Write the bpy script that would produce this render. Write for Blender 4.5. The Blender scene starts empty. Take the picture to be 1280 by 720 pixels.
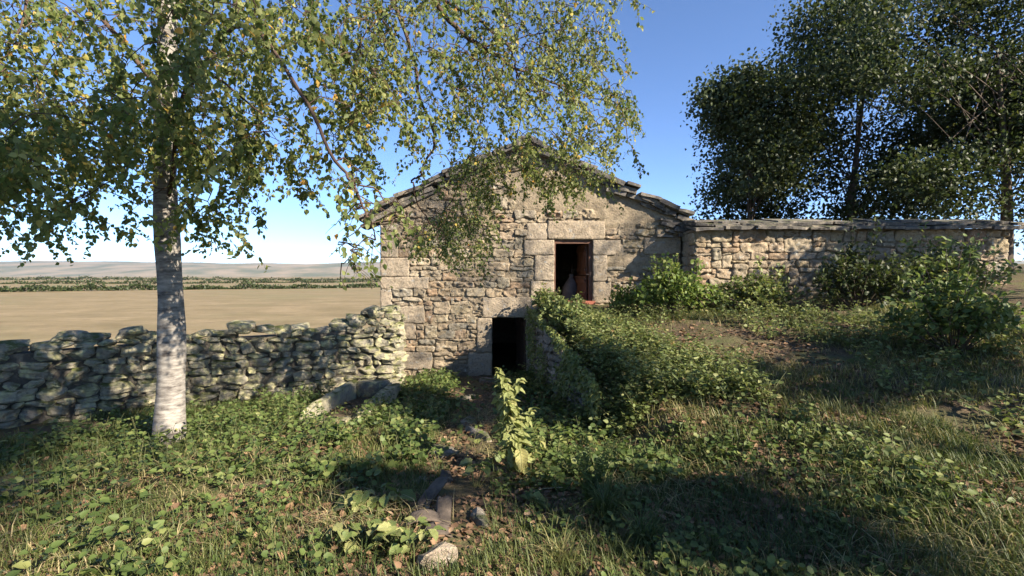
import bpy, math
import numpy as np
from mathutils import Vector, Matrix

# ------------------------------------------------------------------ camera, sky, sun, exposure
scene = bpy.context.scene
C = scene.collection
R = math.radians
F = 599.0            # focal length in pixels of the 1280 wide picture
HOR = 345.0          # row of the horizon
cam_d = bpy.data.cameras.new('camera'); cam = bpy.data.objects.new('camera', cam_d); C.objects.link(cam)
cam_d.sensor_width = 36.0; cam_d.lens = 36.0 * F / 1280.0
cam_d.clip_start = 0.05; cam_d.clip_end = 20000
cam.location = (0, 0, 0); cam.rotation_euler = (R(90) - math.atan((360 - HOR) / F), 0, 0)
scene.camera = cam

SUN_A, SUN_E = 35.0, 30.5      # degrees in front of the gable plane, elevation
SUN = Vector((math.cos(R(SUN_A)) * math.cos(R(SUN_E)), -math.sin(R(SUN_A)) * math.cos(R(SUN_E)), math.sin(R(SUN_E))))
world = bpy.data.worlds.new('World'); scene.world = world; world.use_nodes = True
wn = world.node_tree; bg = wn.nodes['Background']
sky = wn.nodes.new('ShaderNodeTexSky'); sky.sky_type = 'NISHITA'; sky.sun_disc = False
sky.sun_elevation = R(SUN_E); sky.sun_rotation = math.atan2(SUN.x, SUN.y)
sky.air_density = 0.7; sky.dust_density = 0.0; sky.ozone_density = 5.0; sky.altitude = 1500
wn.links.new(sky.outputs[0], bg.inputs[0]); bg.inputs[1].default_value = 0.1
sun_d = bpy.data.lights.new('sun', 'SUN'); sun_d.energy = 5.0; sun_d.angle = R(0.53); sun_d.color = (1.0, 0.88, 0.72)
sun = bpy.data.objects.new('sun', sun_d); C.objects.link(sun)
sun.rotation_euler = SUN.to_track_quat('Z', 'Y').to_euler()
scene.view_settings.view_transform = 'Standard'; scene.view_settings.look = 'None'
scene.view_settings.exposure = 1.6; scene.view_settings.gamma = 1.0; scene.view_settings.use_curve_mapping = False
scene.render.engine = 'CYCLES'
scene.cycles.use_denoising = True
scene.cycles.max_bounces = 6; scene.cycles.diffuse_bounces = 3; scene.cycles.glossy_bounces = 2
scene.cycles.transmission_bounces = 3; scene.cycles.transparent_max_bounces = 8; scene.cycles.volume_bounces = 0
scene.cycles.sample_clamp_indirect = 6

# ------------------------------------------------------------------ helpers
rng = np.random.default_rng(11)

def vnoise(P, scale=1.0, seed=0):
    P = np.asarray(P, float) * scale + seed * 17.31
    i = np.floor(P).astype(np.int64); f = P - i; f = f * f * (3 - 2 * f)
    def h(a, b, c):
        n = (a * 374761393 + b * 668265263 + c * 2147483647 + seed * 1274126177) & 0xFFFFFFFF
        n = ((n ^ (n >> 13)) * 1274126177) & 0xFFFFFFFF
        n = (n ^ (n >> 16)) & 0xFFFFFF
        return n / float(0xFFFFFF)
    out = 0
    for dx in (0, 1):
        for dy in (0, 1):
            for dz in (0, 1):
                w = (f[..., 0] if dx else 1 - f[..., 0]) * (f[..., 1] if dy else 1 - f[..., 1]) * (f[..., 2] if dz else 1 - f[..., 2])
                out = out + w * h(i[..., 0] + dx, i[..., 1] + dy, i[..., 2] + dz)
    return out * 2 - 1

def fbm(P, scale, seed=0, octv=3):
    s, a, t = 0, 1.0, 0
    for k in range(octv):
        s = s + a * vnoise(P, scale * 2 ** k, seed + k); t += a; a *= .5
    return s / t

def PX(px, py, d):
    """world point seen at that place of the 1280x720 picture at depth d"""
    return np.array([(px - 640.0) / F * d, d, (HOR - py) / F * d])

def mesh(name, verts, faces, mat=None, smooth=True, attr=None):
    """faces: array (n,k) or list"""
    me = bpy.data.meshes.new(name)
    verts = np.asarray(verts, np.float32)
    if isinstance(faces, np.ndarray):
        n, k = faces.shape
        me.vertices.add(len(verts)); me.vertices.foreach_set('co', verts.ravel())
        me.loops.add(n * k); me.loops.foreach_set('vertex_index', faces.astype(np.int32).ravel())
        me.polygons.add(n); me.polygons.foreach_set('loop_start', np.arange(0, n * k, k, dtype=np.int32))
        me.update(calc_edges=True)
    else:
        me.from_pydata([tuple(map(float, v)) for v in verts], [], faces); me.update()
    if smooth and len(me.polygons):
        me.polygons.foreach_set('use_smooth', np.ones(len(me.polygons), bool))
    if attr:
        for an, av in attr.items():
            a = me.attributes.new(an, 'FLOAT', 'POINT'); a.data.foreach_set('value', np.asarray(av, np.float32))
    if mat: me.materials.append(mat)
    return me

def link(name, me, parent=None, loc=(0, 0, 0), rot=(0, 0, 0), scale=(1, 1, 1)):
    o = bpy.data.objects.new(name, me); C.objects.link(o)
    o.location = loc; o.rotation_euler = rot; o.scale = scale
    if parent is not None: o.parent = parent
    return o

def tag(o, label=None, cat=None, group=None, kind=None):
    if label: o['label'] = label
    if cat: o['category'] = cat
    if group: o['group'] = group
    if kind: o['kind'] = kind
    return o

def empty(name, loc=(0, 0, 0), rz=0):
    o = bpy.data.objects.new(name, None); C.objects.link(o); o.location = loc; o.rotation_euler = (0, 0, rz)
    o.empty_display_size = .1
    return o

def box_arr(x0, x1, y0, y1, z0, z1):
    v = np.array([[x0, y0, z0], [x1, y0, z0], [x1, y1, z0], [x0, y1, z0], [x0, y0, z1], [x1, y0, z1], [x1, y1, z1], [x0, y1, z1]], float)
    f = [[0, 3, 2, 1], [4, 5, 6, 7], [0, 1, 5, 4], [1, 2, 6, 5], [2, 3, 7, 6], [3, 0, 4, 7]]
    return v, f

class MB:
    def __init__(s): s.v = []; s.f = []; s.n = 0
    def add(s, v, f):
        v = np.asarray(v, float)
        s.v.append(v); s.f += [[int(i) + s.n for i in q] for q in f]; s.n += len(v)
    def box(s, *a): s.add(*box_arr(*a))
    def mesh(s, name, mat, smooth=False): return mesh(name, np.concatenate(s.v), s.f, mat, smooth)

def tube(pts, rad, k=6, cap=True):
    pts = np.asarray(pts, float); n = len(pts); rad = np.broadcast_to(np.asarray(rad, float), (n,))
    t = np.gradient(pts, axis=0); t /= np.linalg.norm(t, axis=1)[:, None] + 1e-9
    ref = np.where(np.abs(t[:, 2:3]) > .9, np.array([[1., 0, 0]]), np.array([[0., 0, 1]]))
    a = np.cross(t, ref); a /= np.linalg.norm(a, axis=1)[:, None] + 1e-9
    b = np.cross(t, a)
    an = np.arange(k) / k * 2 * math.pi
    v = pts[:, None] + rad[:, None, None] * (np.cos(an)[None, :, None] * a[:, None] + np.sin(an)[None, :, None] * b[:, None])
    f = []
    for i in range(n - 1):
        for j in range(k):
            f.append([i * k + j, i * k + (j + 1) % k, (i + 1) * k + (j + 1) % k, (i + 1) * k + j])
    if cap: f.append(list(range(k))[::-1]); f.append([(n - 1) * k + j for j in range(k)])
    return v.reshape(-1, 3), f

def smooth_path(pts, per=5):
    pts = np.asarray(pts, float); out = []
    P = np.vstack([2 * pts[0] - pts[1], pts, 2 * pts[-1] - pts[-2]])
    for i in range(1, len(P) - 2):
        for u in np.linspace(0, 1, per, endpoint=False):
            p0, p1, p2, p3 = P[i - 1], P[i], P[i + 1], P[i + 2]
            out.append(.5 * ((2 * p1) + (-p0 + p2) * u + (2 * p0 - 5 * p1 + 4 * p2 - p3) * u * u + (-p0 + 3 * p1 - 3 * p2 + p3) * u ** 3))
    out.append(P[-2]); return np.array(out)

# ---- leaves: many small folded leaves in one mesh
LEAF_OVATE = np.array([[0, 0, 0], [.34, .22, .07], [.30, .58, .09], [0, 1, -.06], [-.30, .58, .09], [-.34, .22, .07]])
LEAF_NARROW = np.array([[0, 0, 0], [.17, .25, .05], [.14, .6, .05], [0, 1, -.12], [-.14, .6, .05], [-.17, .25, .05]])
LEAF_ROUND = np.array([[0, 0, 0], [.48, .22, .10], [.42, .72, .12], [0, .95, -.02], [-.42, .72, .12], [-.48, .22, .10]])
LEAF_F = np.array([[0, 1, 2, 3], [0, 3, 4, 5]])

def leaf_cloud(name, pos, direc, normal, size, rnd, mat, tmpl=LEAF_OVATE):
    pos = np.asarray(pos, float); N = len(pos)
    d = direc / (np.linalg.norm(direc, axis=1)[:, None] + 1e-9)
    s = np.cross(d, normal); s /= np.linalg.norm(s, axis=1)[:, None] + 1e-9
    n = np.cross(s, d)
    T = tmpl
    v = pos[:, None] + np.asarray(size)[:, None, None] * (T[None, :, 0:1] * s[:, None] + T[None, :, 1:2] * d[:, None] + T[None, :, 2:3] * n[:, None])
    k = len(T)
    f = (LEAF_F[None] + (np.arange(N) * k)[:, None, None]).reshape(-1, 4)
    return mesh(name, v.reshape(-1, 3), f, mat, smooth=False, attr={'rnd': np.repeat(rnd, k)})

def randunit(n):
    v = rng.normal(size=(n, 3)); return v / np.linalg.norm(v, axis=1)[:, None]

# ------------------------------------------------------------------ materials
def new_mat(name):
    m = bpy.data.materials.new(name); m.use_nodes = True
    nt = m.node_tree; b = nt.nodes['Principled BSDF']
    return m, nt, b

def ramp(nt, stops):
    r = nt.nodes.new('ShaderNodeValToRGB'); e = r.color_ramp.elements
    while len(e) < len(stops): e.new(0.5)
    for el, (p, c) in zip(e, stops): el.position = p; el.color = (*c, 1)
    return r

def pos_noise(nt, scale, detail=4, rough=.55, coord=None):
    n = nt.nodes.new('ShaderNodeTexNoise'); n.inputs['Scale'].default_value = scale; n.inputs['Detail'].default_value = detail
    n.inputs['Roughness'].default_value = rough
    if coord is None:
        g = nt.nodes.new('ShaderNodeNewGeometry'); nt.links.new(g.outputs['Position'], n.inputs['Vector'])
    else: nt.links.new(coord, n.inputs['Vector'])
    return n

def mixc(nt, fac, a, b, mode='MIX'):
    m = nt.nodes.new('ShaderNodeMix'); m.data_type = 'RGBA'; m.blend_type = mode
    for sock, val in ((m.inputs[0], fac), (m.inputs[6], a), (m.inputs[7], b)):
        if isinstance(val, (int, float)): sock.default_value = val
        elif isinstance(val, tuple): sock.default_value = (*val, 1)
        else: nt.links.new(val, sock)
    return m.outputs[2]

def maprange(nt, src, a, b):
    m = nt.nodes.new('ShaderNodeMapRange'); m.inputs[1].default_value = a; m.inputs[2].default_value = b
    nt.links.new(src, m.inputs[0]); return m.outputs[0]

def stone_mat(name, cols, lichen=None, lichen_amt=.5, moss=None, bump=.6, dark=(.07, .065, .055), use_attr=False):
    m, nt, b = new_mat(name)
    if use_attr:
        at = nt.nodes.new('ShaderNodeAttribute'); at.attribute_name = 'rnd'; rsrc = at.outputs['Fac']
    else:
        oi = nt.nodes.new('ShaderNodeObjectInfo'); rsrc = oi.outputs['Random']
    k = len(cols); r = ramp(nt, [(i / (k - 1), c) for i, c in enumerate(cols)])
    nt.links.new(rsrc, r.inputs[0])
    n1 = pos_noise(nt, 3.2, 6, .65); n2 = pos_noise(nt, 22, 6, .7); n3 = pos_noise(nt, 90, 3, .6)
    c = mixc(nt, maprange(nt, n2.outputs[0], .50, .78), r.outputs[0], dark)
    c = mixc(nt, maprange(nt, n1.outputs[0], .54, .80), c, (.45, .365, .25))
    c2 = mixc(nt, .35, c, n3.outputs[1], 'OVERLAY'); hs = nt.nodes.new('ShaderNodeHueSaturation'); hs.inputs['Saturation'].default_value = .9
    nt.links.new(c2, hs.inputs['Color']); c = mixc(nt, .6, c, hs.outputs[0])
    if lichen:
        nl = pos_noise(nt, 7.5, 5, .6)
        c = mixc(nt, maprange(nt, nl.outputs[0], .62 - .25 * lichen_amt, .72 - .2 * lichen_amt), c, lichen)
    if moss:
        nm = pos_noise(nt, 5, 5, .6); g = nt.nodes.new('ShaderNodeNewGeometry'); sx = nt.nodes.new('ShaderNodeSeparateXYZ')
        nt.links.new(g.outputs['Normal'], sx.inputs[0])
        ma = nt.nodes.new('ShaderNodeMath'); ma.operation = 'MULTIPLY'
        nt.links.new(maprange(nt, sx.outputs[2], .0, .7), ma.inputs[0]); nt.links.new(maprange(nt, nm.outputs[0], .42, .6), ma.inputs[1])
        c = mixc(nt, ma.outputs[0], c, moss)
    nt.links.new(c, b.inputs['Base Color']); b.inputs['Roughness'].default_value = .93; b.inputs['Specular IOR Level'].default_value = .15
    bn = nt.nodes.new('ShaderNodeBump'); bn.inputs['Strength'].default_value = bump; bn.inputs['Distance'].default_value = .035
    ad = nt.nodes.new('ShaderNodeMath'); ad.operation = 'MULTIPLY_ADD'; ad.inputs[1].default_value = .35
    nt.links.new(n3.outputs[0], ad.inputs[0]); nt.links.new(n2.outputs[0], ad.inputs[2])
    nt.links.new(ad.outputs[0], bn.inputs['Height']); nt.links.new(bn.outputs[0], b.inputs['Normal'])
    return m

def leaf_mat(name, stops, trans=.38, tcol=1.5, rough=.55):
    m, nt, b = new_mat(name)
    at = nt.nodes.new('ShaderNodeAttribute'); at.attribute_name = 'rnd'
    r = ramp(nt, stops); nt.links.new(at.outputs['Fac'], r.inputs[0])
    nt.links.new(r.outputs[0], b.inputs['Base Color']); b.inputs['Roughness'].default_value = rough
    b.inputs['Specular IOR Level'].default_value = .35
    tr = nt.nodes.new('ShaderNodeBsdfTranslucent')
    mc = mixc(nt, 1.0, r.outputs[0], (min(1, tcol * .95), min(1, tcol), min(1, tcol * .5)), 'MULTIPLY')
    hs = nt.nodes.new('ShaderNodeHueSaturation'); hs.inputs['Value'].default_value = tcol; nt.links.new(mc, hs.inputs['Color'])
    nt.links.new(hs.outputs[0], tr.inputs[0])
    mx = nt.nodes.new('ShaderNodeMixShader'); mx.inputs[0].default_value = trans
    nt.links.new(b.outputs[0], mx.inputs[1]); nt.links.new(tr.outputs[0], mx.inputs[2])
    nt.links.new(mx.outputs[0], nt.nodes['Material Output'].inputs[0])
    return m

def plain_mat(name, c1, c2, scale=8, rough=.85, bump=.3, stretch=None):
    m, nt, b = new_mat(name)
    coord = None
    tc = nt.nodes.new('ShaderNodeTexCoord'); mp = nt.nodes.new('ShaderNodeMapping')
    mp.inputs['Scale'].default_value = stretch or (1, 1, 1)
    nt.links.new(tc.outputs['Object'], mp.inputs[0]); coord = mp.outputs[0]
    n = pos_noise(nt, scale, 6, .65, coord); oi = nt.nodes.new('ShaderNodeObjectInfo')
    c = mixc(nt, maprange(nt, n.outputs[0], .3, .7), c1, c2)
    hs = nt.nodes.new('ShaderNodeHueSaturation'); nt.links.new(c, hs.inputs['Color'])
    mr = nt.nodes.new('ShaderNodeMapRange'); mr.inputs[3].default_value = .75; mr.inputs[4].default_value = 1.2
    nt.links.new(oi.outputs['Random'], mr.inputs[0]); nt.links.new(mr.outputs[0], hs.inputs['Value'])
    nt.links.new(hs.outputs[0], b.inputs['Base Color']); b.inputs['Roughness'].default_value = rough
    b.inputs['Specular IOR Level'].default_value = .25
    bn = nt.nodes.new('ShaderNodeBump'); bn.inputs['Strength'].default_value = bump; bn.inputs['Distance'].default_value = .02
    nt.links.new(n.outputs[0], bn.inputs['Height']); nt.links.new(bn.outputs[0], b.inputs['Normal'])
    return m

M = {}
M['stone'] = stone_mat('gable_stone', [(.30, .225, .14), (.39, .31, .20), (.20, .165, .118), (.42, .345, .23), (.345, .235, .14), (.26, .235, .18), (.38, .305, .185), (.29, .20, .125), (.35, .305, .22)], lichen=(.42, .40, .33), lichen_amt=.15, bump=1.0)
M['dressed'] = stone_mat('dressed_stone', [(.36, .29, .20), (.39, .32, .23), (.33, .27, .19)], bump=1.1, lichen=(.30, .30, .28), lichen_amt=.1)
M['mortar'] = stone_mat('mortar', [(.31, .25, .165), (.31, .25, .165)], bump=1.2, dark=(.13, .11, .085))
M['dry'] = stone_mat('dry_wall_stone', [(.25, .23, .17), (.36, .33, .24), (.19, .175, .14), (.31, .28, .20)], lichen=(.46, .43, .24), lichen_amt=.5, moss=(.09, .10, .035), bump=.8)
M['slab'] = stone_mat('roof_stone', [(.12, .11, .10), (.21, .19, .165), (.085, .08, .075), (.16, .145, .125)], lichen=(.28, .245, .19), lichen_amt=.35, moss=(.07, .08, .03), bump=.5)
M['slab_joined'] = stone_mat('roof_stone_joined', [(.16, .15, .135), (.24, .22, .19), (.12, .115, .11), (.20, .18, .155)], lichen=(.32, .30, .24), lichen_amt=.35, use_attr=True)
M['pave'] = stone_mat('path_stone', [(.24, .21, .175), (.19, .17, .145), (.28, .24, .20)], moss=(.07, .08, .03), bump=.6)
M['core'] = stone_mat('wall_core', [(.09, .08, .065), (.09, .08, .065)], bump=.8)
M['wood_red'] = plain_mat('red_brown_wood', (.155, .08, .052), (.08, .044, .032), 14, .7, .3, (6, 6, .5))
M['wood_dark'] = plain_mat('dark_wood', (.10, .06, .04), (.05, .032, .024), 14, .8, .3, (6, 6, .5))
M['iron'] = plain_mat('dark_iron', (.03, .026, .024), (.06, .035, .025), 30, .6, .2)
M['brick_red'] = plain_mat('red_threshold', (.36, .13, .085), (.25, .09, .06), 12, .85, .3)
M['sack'] = plain_mat('grey_sack', (.085, .085, .09), (.045, .045, .05), 9, .5, .4)
M['bark'] = plain_mat('bark', (.16, .125, .095), (.07, .055, .042), 10, .9, .6, (1, 1, .35))
M['birch_bark'] = plain_mat('birch_bark', (.46, .43, .38), (.06, .05, .045), 6, .8, .4, (1, 1, 3.5))
M['twig'] = plain_mat('twig_bark', (.10, .065, .045), (.05, .034, .026), 12, .85, .2)
M['stem'] = plain_mat('green_stem', (.12, .14, .05), (.10, .09, .045), 12, .7, .1)
M['birch'] = leaf_mat('birch_leaf', [(0, (.085, .125, .03)), (.45, (.165, .195, .06)), (.80, (.31, .315, .11)), (.93, (.46, .38, .09)), (1, (.52, .27, .06))], .45, 1.6)
M['weed'] = leaf_mat('weed_leaf', [(0, (.075, .10, .035)), (.5, (.155, .195, .06)), (.85, (.265, .275, .105)), (.95, (.32, .27, .12)), (1, (.26, .15, .07))], .3, 1.35)
M['lush'] = leaf_mat('lush_leaf', [(0, (.05, .085, .022)), (.6, (.12, .165, .045)), (1, (.24, .25, .085))], .32, 1.4)
M['bright'] = leaf_mat('bright_leaf', [(0, (.07, .12, .025)), (.6, (.17, .23, .055)), (1, (.30, .32, .10))], .35, 1.4)
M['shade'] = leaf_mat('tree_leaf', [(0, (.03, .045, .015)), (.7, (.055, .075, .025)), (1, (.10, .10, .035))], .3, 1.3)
M['grass'] = leaf_mat('grass_blade', [(0, (.045, .075, .02)), (.5, (.12, .14, .04)), (.75, (.26, .23, .10)), (1, (.44, .36, .20))], .3, 1.3)
M['litter'] = leaf_mat('dead_leaf', [(0, (.10, .06, .035)), (.5, (.19, .115, .065)), (.85, (.30, .19, .11)), (1, (.42, .30, .19))], .1, 1.1, .8)
M['mullein'] = leaf_mat('pale_leaf', [(0, (.21, .25, .08)), (.6, (.32, .34, .13)), (1, (.42, .34, .13))], .3, 1.3, .7)

def veined(m):
    nt = m.node_tree; b = nt.nodes['Principled BSDF']; src = b.inputs['Base Color'].links[0].from_socket
    tc = nt.nodes.new('ShaderNodeTexCoord'); sx = nt.nodes.new('ShaderNodeSeparateXYZ'); nt.links.new(tc.outputs['Object'], sx.inputs[0])
    def mt(op, a, b_=None):
        q = nt.nodes.new('ShaderNodeMath'); q.operation = op
        for k, v in enumerate((a, b_)):
            if v is None: continue
            if isinstance(v, (int, float)): q.inputs[k].default_value = v
            else: nt.links.new(v, q.inputs[k])
        return q.outputs[0]
    ax = mt('ABSOLUTE', sx.outputs[0]); w = mt('SINE', mt('MULTIPLY', mt('SUBTRACT', sx.outputs[1], mt('MULTIPLY', ax, .8)), 44.))
    ve = mt('MAXIMUM', maprange(nt, w, .8, 1.0), maprange(nt, ax, .03, .012))
    n = pos_noise(nt, 5, 4, .6, tc.outputs['Object'])
    c = mixc(nt, maprange(nt, n.outputs[0], .52, .75), src, (.20, .15, .05)); c = mixc(nt, mt('MULTIPLY', ve, .5), c, (.36, .38, .2))
    nt.links.new(c, b.inputs['Base Color'])
    bn = nt.nodes.new('ShaderNodeBump'); bn.inputs['Strength'].default_value = .6; bn.inputs['Distance'].default_value = .02; bn.invert = True
    nt.links.new(ve, bn.inputs['Height']); nt.links.new(bn.outputs[0], b.inputs['Normal'])
M['lush_big'] = leaf_mat('broad_leaf', [(0, (.06, .10, .026)), (.6, (.13, .18, .05)), (1, (.24, .25, .085))], .3, 1.4)
veined(M['mullein']); veined(M['lush_big'])
# ground: soil near by, dry grass in the field (attribute 'field' follows the land)
m, nt, b = new_mat('ground_soil'); M['ground'] = m
at = nt.nodes.new('ShaderNodeAttribute'); at.attribute_name = 'field'
n1 = pos_noise(nt, 1.7, 6, .6); n2 = pos_noise(nt, 18, 6, .7); n3 = pos_noise(nt, 60, 3)
soil = mixc(nt, maprange(nt, n2.outputs[0], .35, .65), (.055, .042, .03), (.15, .11, .072))
soil = mixc(nt, maprange(nt, n1.outputs[0], .42, .62), soil, (.10, .10, .045))
fm = nt.nodes.new('ShaderNodeMapping'); fm.inputs['Scale'].default_value = (.14, .22, .3); gg = nt.nodes.new('ShaderNodeNewGeometry')
nt.links.new(gg.outputs['Position'], fm.inputs[0]); n4 = pos_noise(nt, 1, 6, .7, fm.outputs[0])
fld = mixc(nt, maprange(nt, n4.outputs[0], .35, .65), (.17, .135, .07), (.27, .21, .12))
n5 = pos_noise(nt, .03, 6, .65); fld = mixc(nt, maprange(nt, n5.outputs[0], .48, .62), fld, (.19, .165, .085)); n6 = pos_noise(nt, 1.3, 4, .7); fld = mixc(nt, maprange(nt, n6.outputs[0], .5, .8), fld, (.16, .12, .07))
col = mixc(nt, at.outputs['Fac'], soil, fld)
nt.links.new(col, b.inputs['Base Color']); b.inputs['Roughness'].default_value = .95; b.inputs['Specular IOR Level'].default_value = .1
bn = nt.nodes.new('ShaderNodeBump'); bn.inputs['Strength'].default_value = .7; bn.inputs['Distance'].default_value = .04
nt.links.new(n2.outputs[0], bn.inputs['Height']); nt.links.new(bn.outputs[0], b.inputs['Normal'])
m, nt, b = new_mat('hill_scrub'); M['hill'] = m
n1 = pos_noise(nt, .004, 6, .6)
nt.links.new(mixc(nt, maprange(nt, n1.outputs[0], .4, .6), (.09, .10, .05), (.24, .19, .12)), b.inputs['Base Color']); b.inputs['Roughness'].default_value = 1

# ------------------------------------------------------------------ terrain
HX0, HX1, HY = -3.30, 4.22, 12.0      # gable wall
def sstep(t): t = np.clip(t, 0, 1); return t * t * (3 - 2 * t)
EDGE_Y = [3.0, 4.5, 5.4, 6.6, 8.0, 12.0]; EDGE_X = [2.2, 1.75, 1.38, 1.22, 1.05, 0.62]
def xe(y): return np.interp(y, EDGE_Y, EDGE_X)
def zbank(x, y):
    z = np.interp(y, [-6, 1, 3, 4.5, 5.8, 7, 9, 11, 12, 20, 60], [-1.5, -1.62, -1.72, -1.72, -1.50, -1.28, -1.06, -.86, -.68, -.5, -.4])
    return z + .07 * np.clip(x - 2.2, 0, 8) + .03 * np.clip(x - 10, 0, 40)
def court(x, y): return -1.55 - .079 * np.clip(y, -6, 13)
def H(x, y):
    x = np.asarray(x, float); y = np.asarray(y, float)
    c = court(x, y)
    lo = sstep((-x - 3.2) / 5) * sstep((y - 7.5 + .35 * (x + 3)) / 6)       # falls away to the field beyond the dry wall
    lo = np.maximum(lo, sstep((y - 20) / 30) * sstep((6 - x) / 14))
    c = c * (1 - lo) + (-3.55) * lo
    w = np.interp(y, [3, 5, 6.6, 12], [1.6, .9, .25, .12])
    t = sstep((x - xe(y)) / w + .3)
    z = c * (1 - t) + np.maximum(zbank(x, y), c) * t
    far = sstep((np.hypot(x, y) - 45) / 120); z = z * (1 - far) + (-3.55) * far
    P = np.stack([x, y, np.zeros_like(x)], -1)
    z = z + .05 * fbm(P, .9, 3) + .022 * vnoise(P, 4.0, 9) + far * 1.6 * fbm(P, .012, 5)
    ins = (y > HY + .12) & (y < 19.3) & (x > HX0 + .1) & (x < HX1 - .1)
    return np.where(ins, -2.62, z)

def axis(lo, hi, step, far, g=1.22):
    a = list(np.arange(lo, hi + 1e-6, step)); s = step; p = hi; r = []
    while p < far: s *= g; p += s; r.append(p)
    s = step; p = lo; l = []
    while p > -far: s *= g; p -= s; l.append(p)
    return np.array(l[::-1] + a + r)
gx, gy = axis(-8, 8, .11, 6000), axis(1.6, 13, .11, 6000)
X, Y = np.meshgrid(gx, gy); Z = H(X, Y)
nx, ny = len(gx), len(gy)
idx = np.arange(nx * ny).reshape(ny, nx)
gf = np.stack([idx[:-1, :-1], idx[:-1, 1:], idx[1:, 1:], idx[1:, :-1]], -1).reshape(-1, 4)
fieldm = np.maximum(sstep((-X - 4.5) / 3) * sstep((Y - 9 + .35 * (X + 3)) / 4), sstep((Y - 22) / 8))
g = link('ground', mesh('ground', np.stack([X, Y, Z], -1).reshape(-1, 3), gf, M['ground'], attr={'field': fieldm.ravel()}))
tag(g, kind='structure')
# hills on the horizon
hx = np.linspace(-9000, 9000, 181); rows = []
prof = 135 + 40 * fbm(np.stack([hx, 0 * hx, 0 * hx], -1), .0011, 21, 4) + 22 * np.sin(hx / 1500.)
for k, (yy, s) in enumerate(((2500, -.12), (2900, .35), (3400, .75), (4000, 1.0), (4800, .55), (5600, -.1))):
    rr = np.stack([hx, yy + 0 * hx, 0 * hx], -1)
    rows.append(np.stack([hx, yy + 220 * vnoise(rr, .0013, 31), prof * s + 9 * fbm(rr, .004, 5) - 4], -1))
hv = np.array(rows); hi = np.arange(hv.shape[0] * hv.shape[1]).reshape(hv.shape[:2])
hf = np.stack([hi[:-1, :-1], hi[:-1, 1:], hi[1:, 1:], hi[1:, :-1]], -1).reshape(-1, 4)
tag(link('hills', mesh('hills', hv.reshape(-1, 3), hf, M['hill'])), kind='structure')

# ------------------------------------------------------------------ stone pieces
def block(w, h, d, back=.05, rough=.012, inset=.02, seed=0, cell=.055, corner=.10, skew=.02):
    """a walling stone: front face towards -y, centred on (0,0); sides run back into the wall"""
    r = np.random.default_rng(seed)
    nu = max(2, int(round(w / cell))); nv = max(2, int(round(h / cell)))
    iu = min(.45, 2 * inset / w); iv = min(.45, 2 * inset / h)
    u = np.concatenate([[-1, -1], np.linspace(-1 + iu, 1 - iu, nu + 1), [1, 1]])
    v = np.concatenate([[-1, -1], np.linspace(-1 + iv, 1 - iv, nv + 1), [1, 1]])
    U, V = np.meshgrid(u, v)
    ringu = np.concatenate([[0], [1], [2] * (nu + 1), [1], [0]]); ringv = np.concatenate([[0], [1], [2] * (nv + 1), [1], [0]])
    ring = np.minimum(ringu[None, :], ringv[:, None])
    k = 1 - corner * (np.abs(U) ** 5 * np.abs(V) ** 5)
    x = U * w / 2 * k; z = V * h / 2 * k
    sk = r.uniform(-skew, skew, 4)
    z = z + sk[0] * U + sk[1] * U * U * .6; x = x + sk[2] * V
    y = np.where(ring == 0, back, np.where(ring == 1, -d * .45, -d))
    P = np.stack([x, y, z], -1) + r.uniform(-50, 50, 3)
    amp = np.where(ring == 0, .4, 1.)
    n = fbm(P, 5.5, 1, 2); n2 = vnoise(P, 16, 7)
    y = y + np.where(ring > 0, rough * (1.4 * n + 1.0 * n2 + .5 * vnoise(P, 34, 17)), 0)
    x = x + rough * amp * vnoise(P, 8, 11) * .9; z = z + rough * amp * vnoise(P, 8, 13) * .9
    nyv, nxu = U.shape; id_ = np.arange(nyv * nxu).reshape(nyv, nxu)
    f = np.stack([id_[:-1, :-1], id_[:-1, 1:], id_[1:, 1:], id_[1:, :-1]], -1).reshape(-1, 4)
    return np.stack([x, y, z], -1).reshape(-1, 3), f

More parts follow.
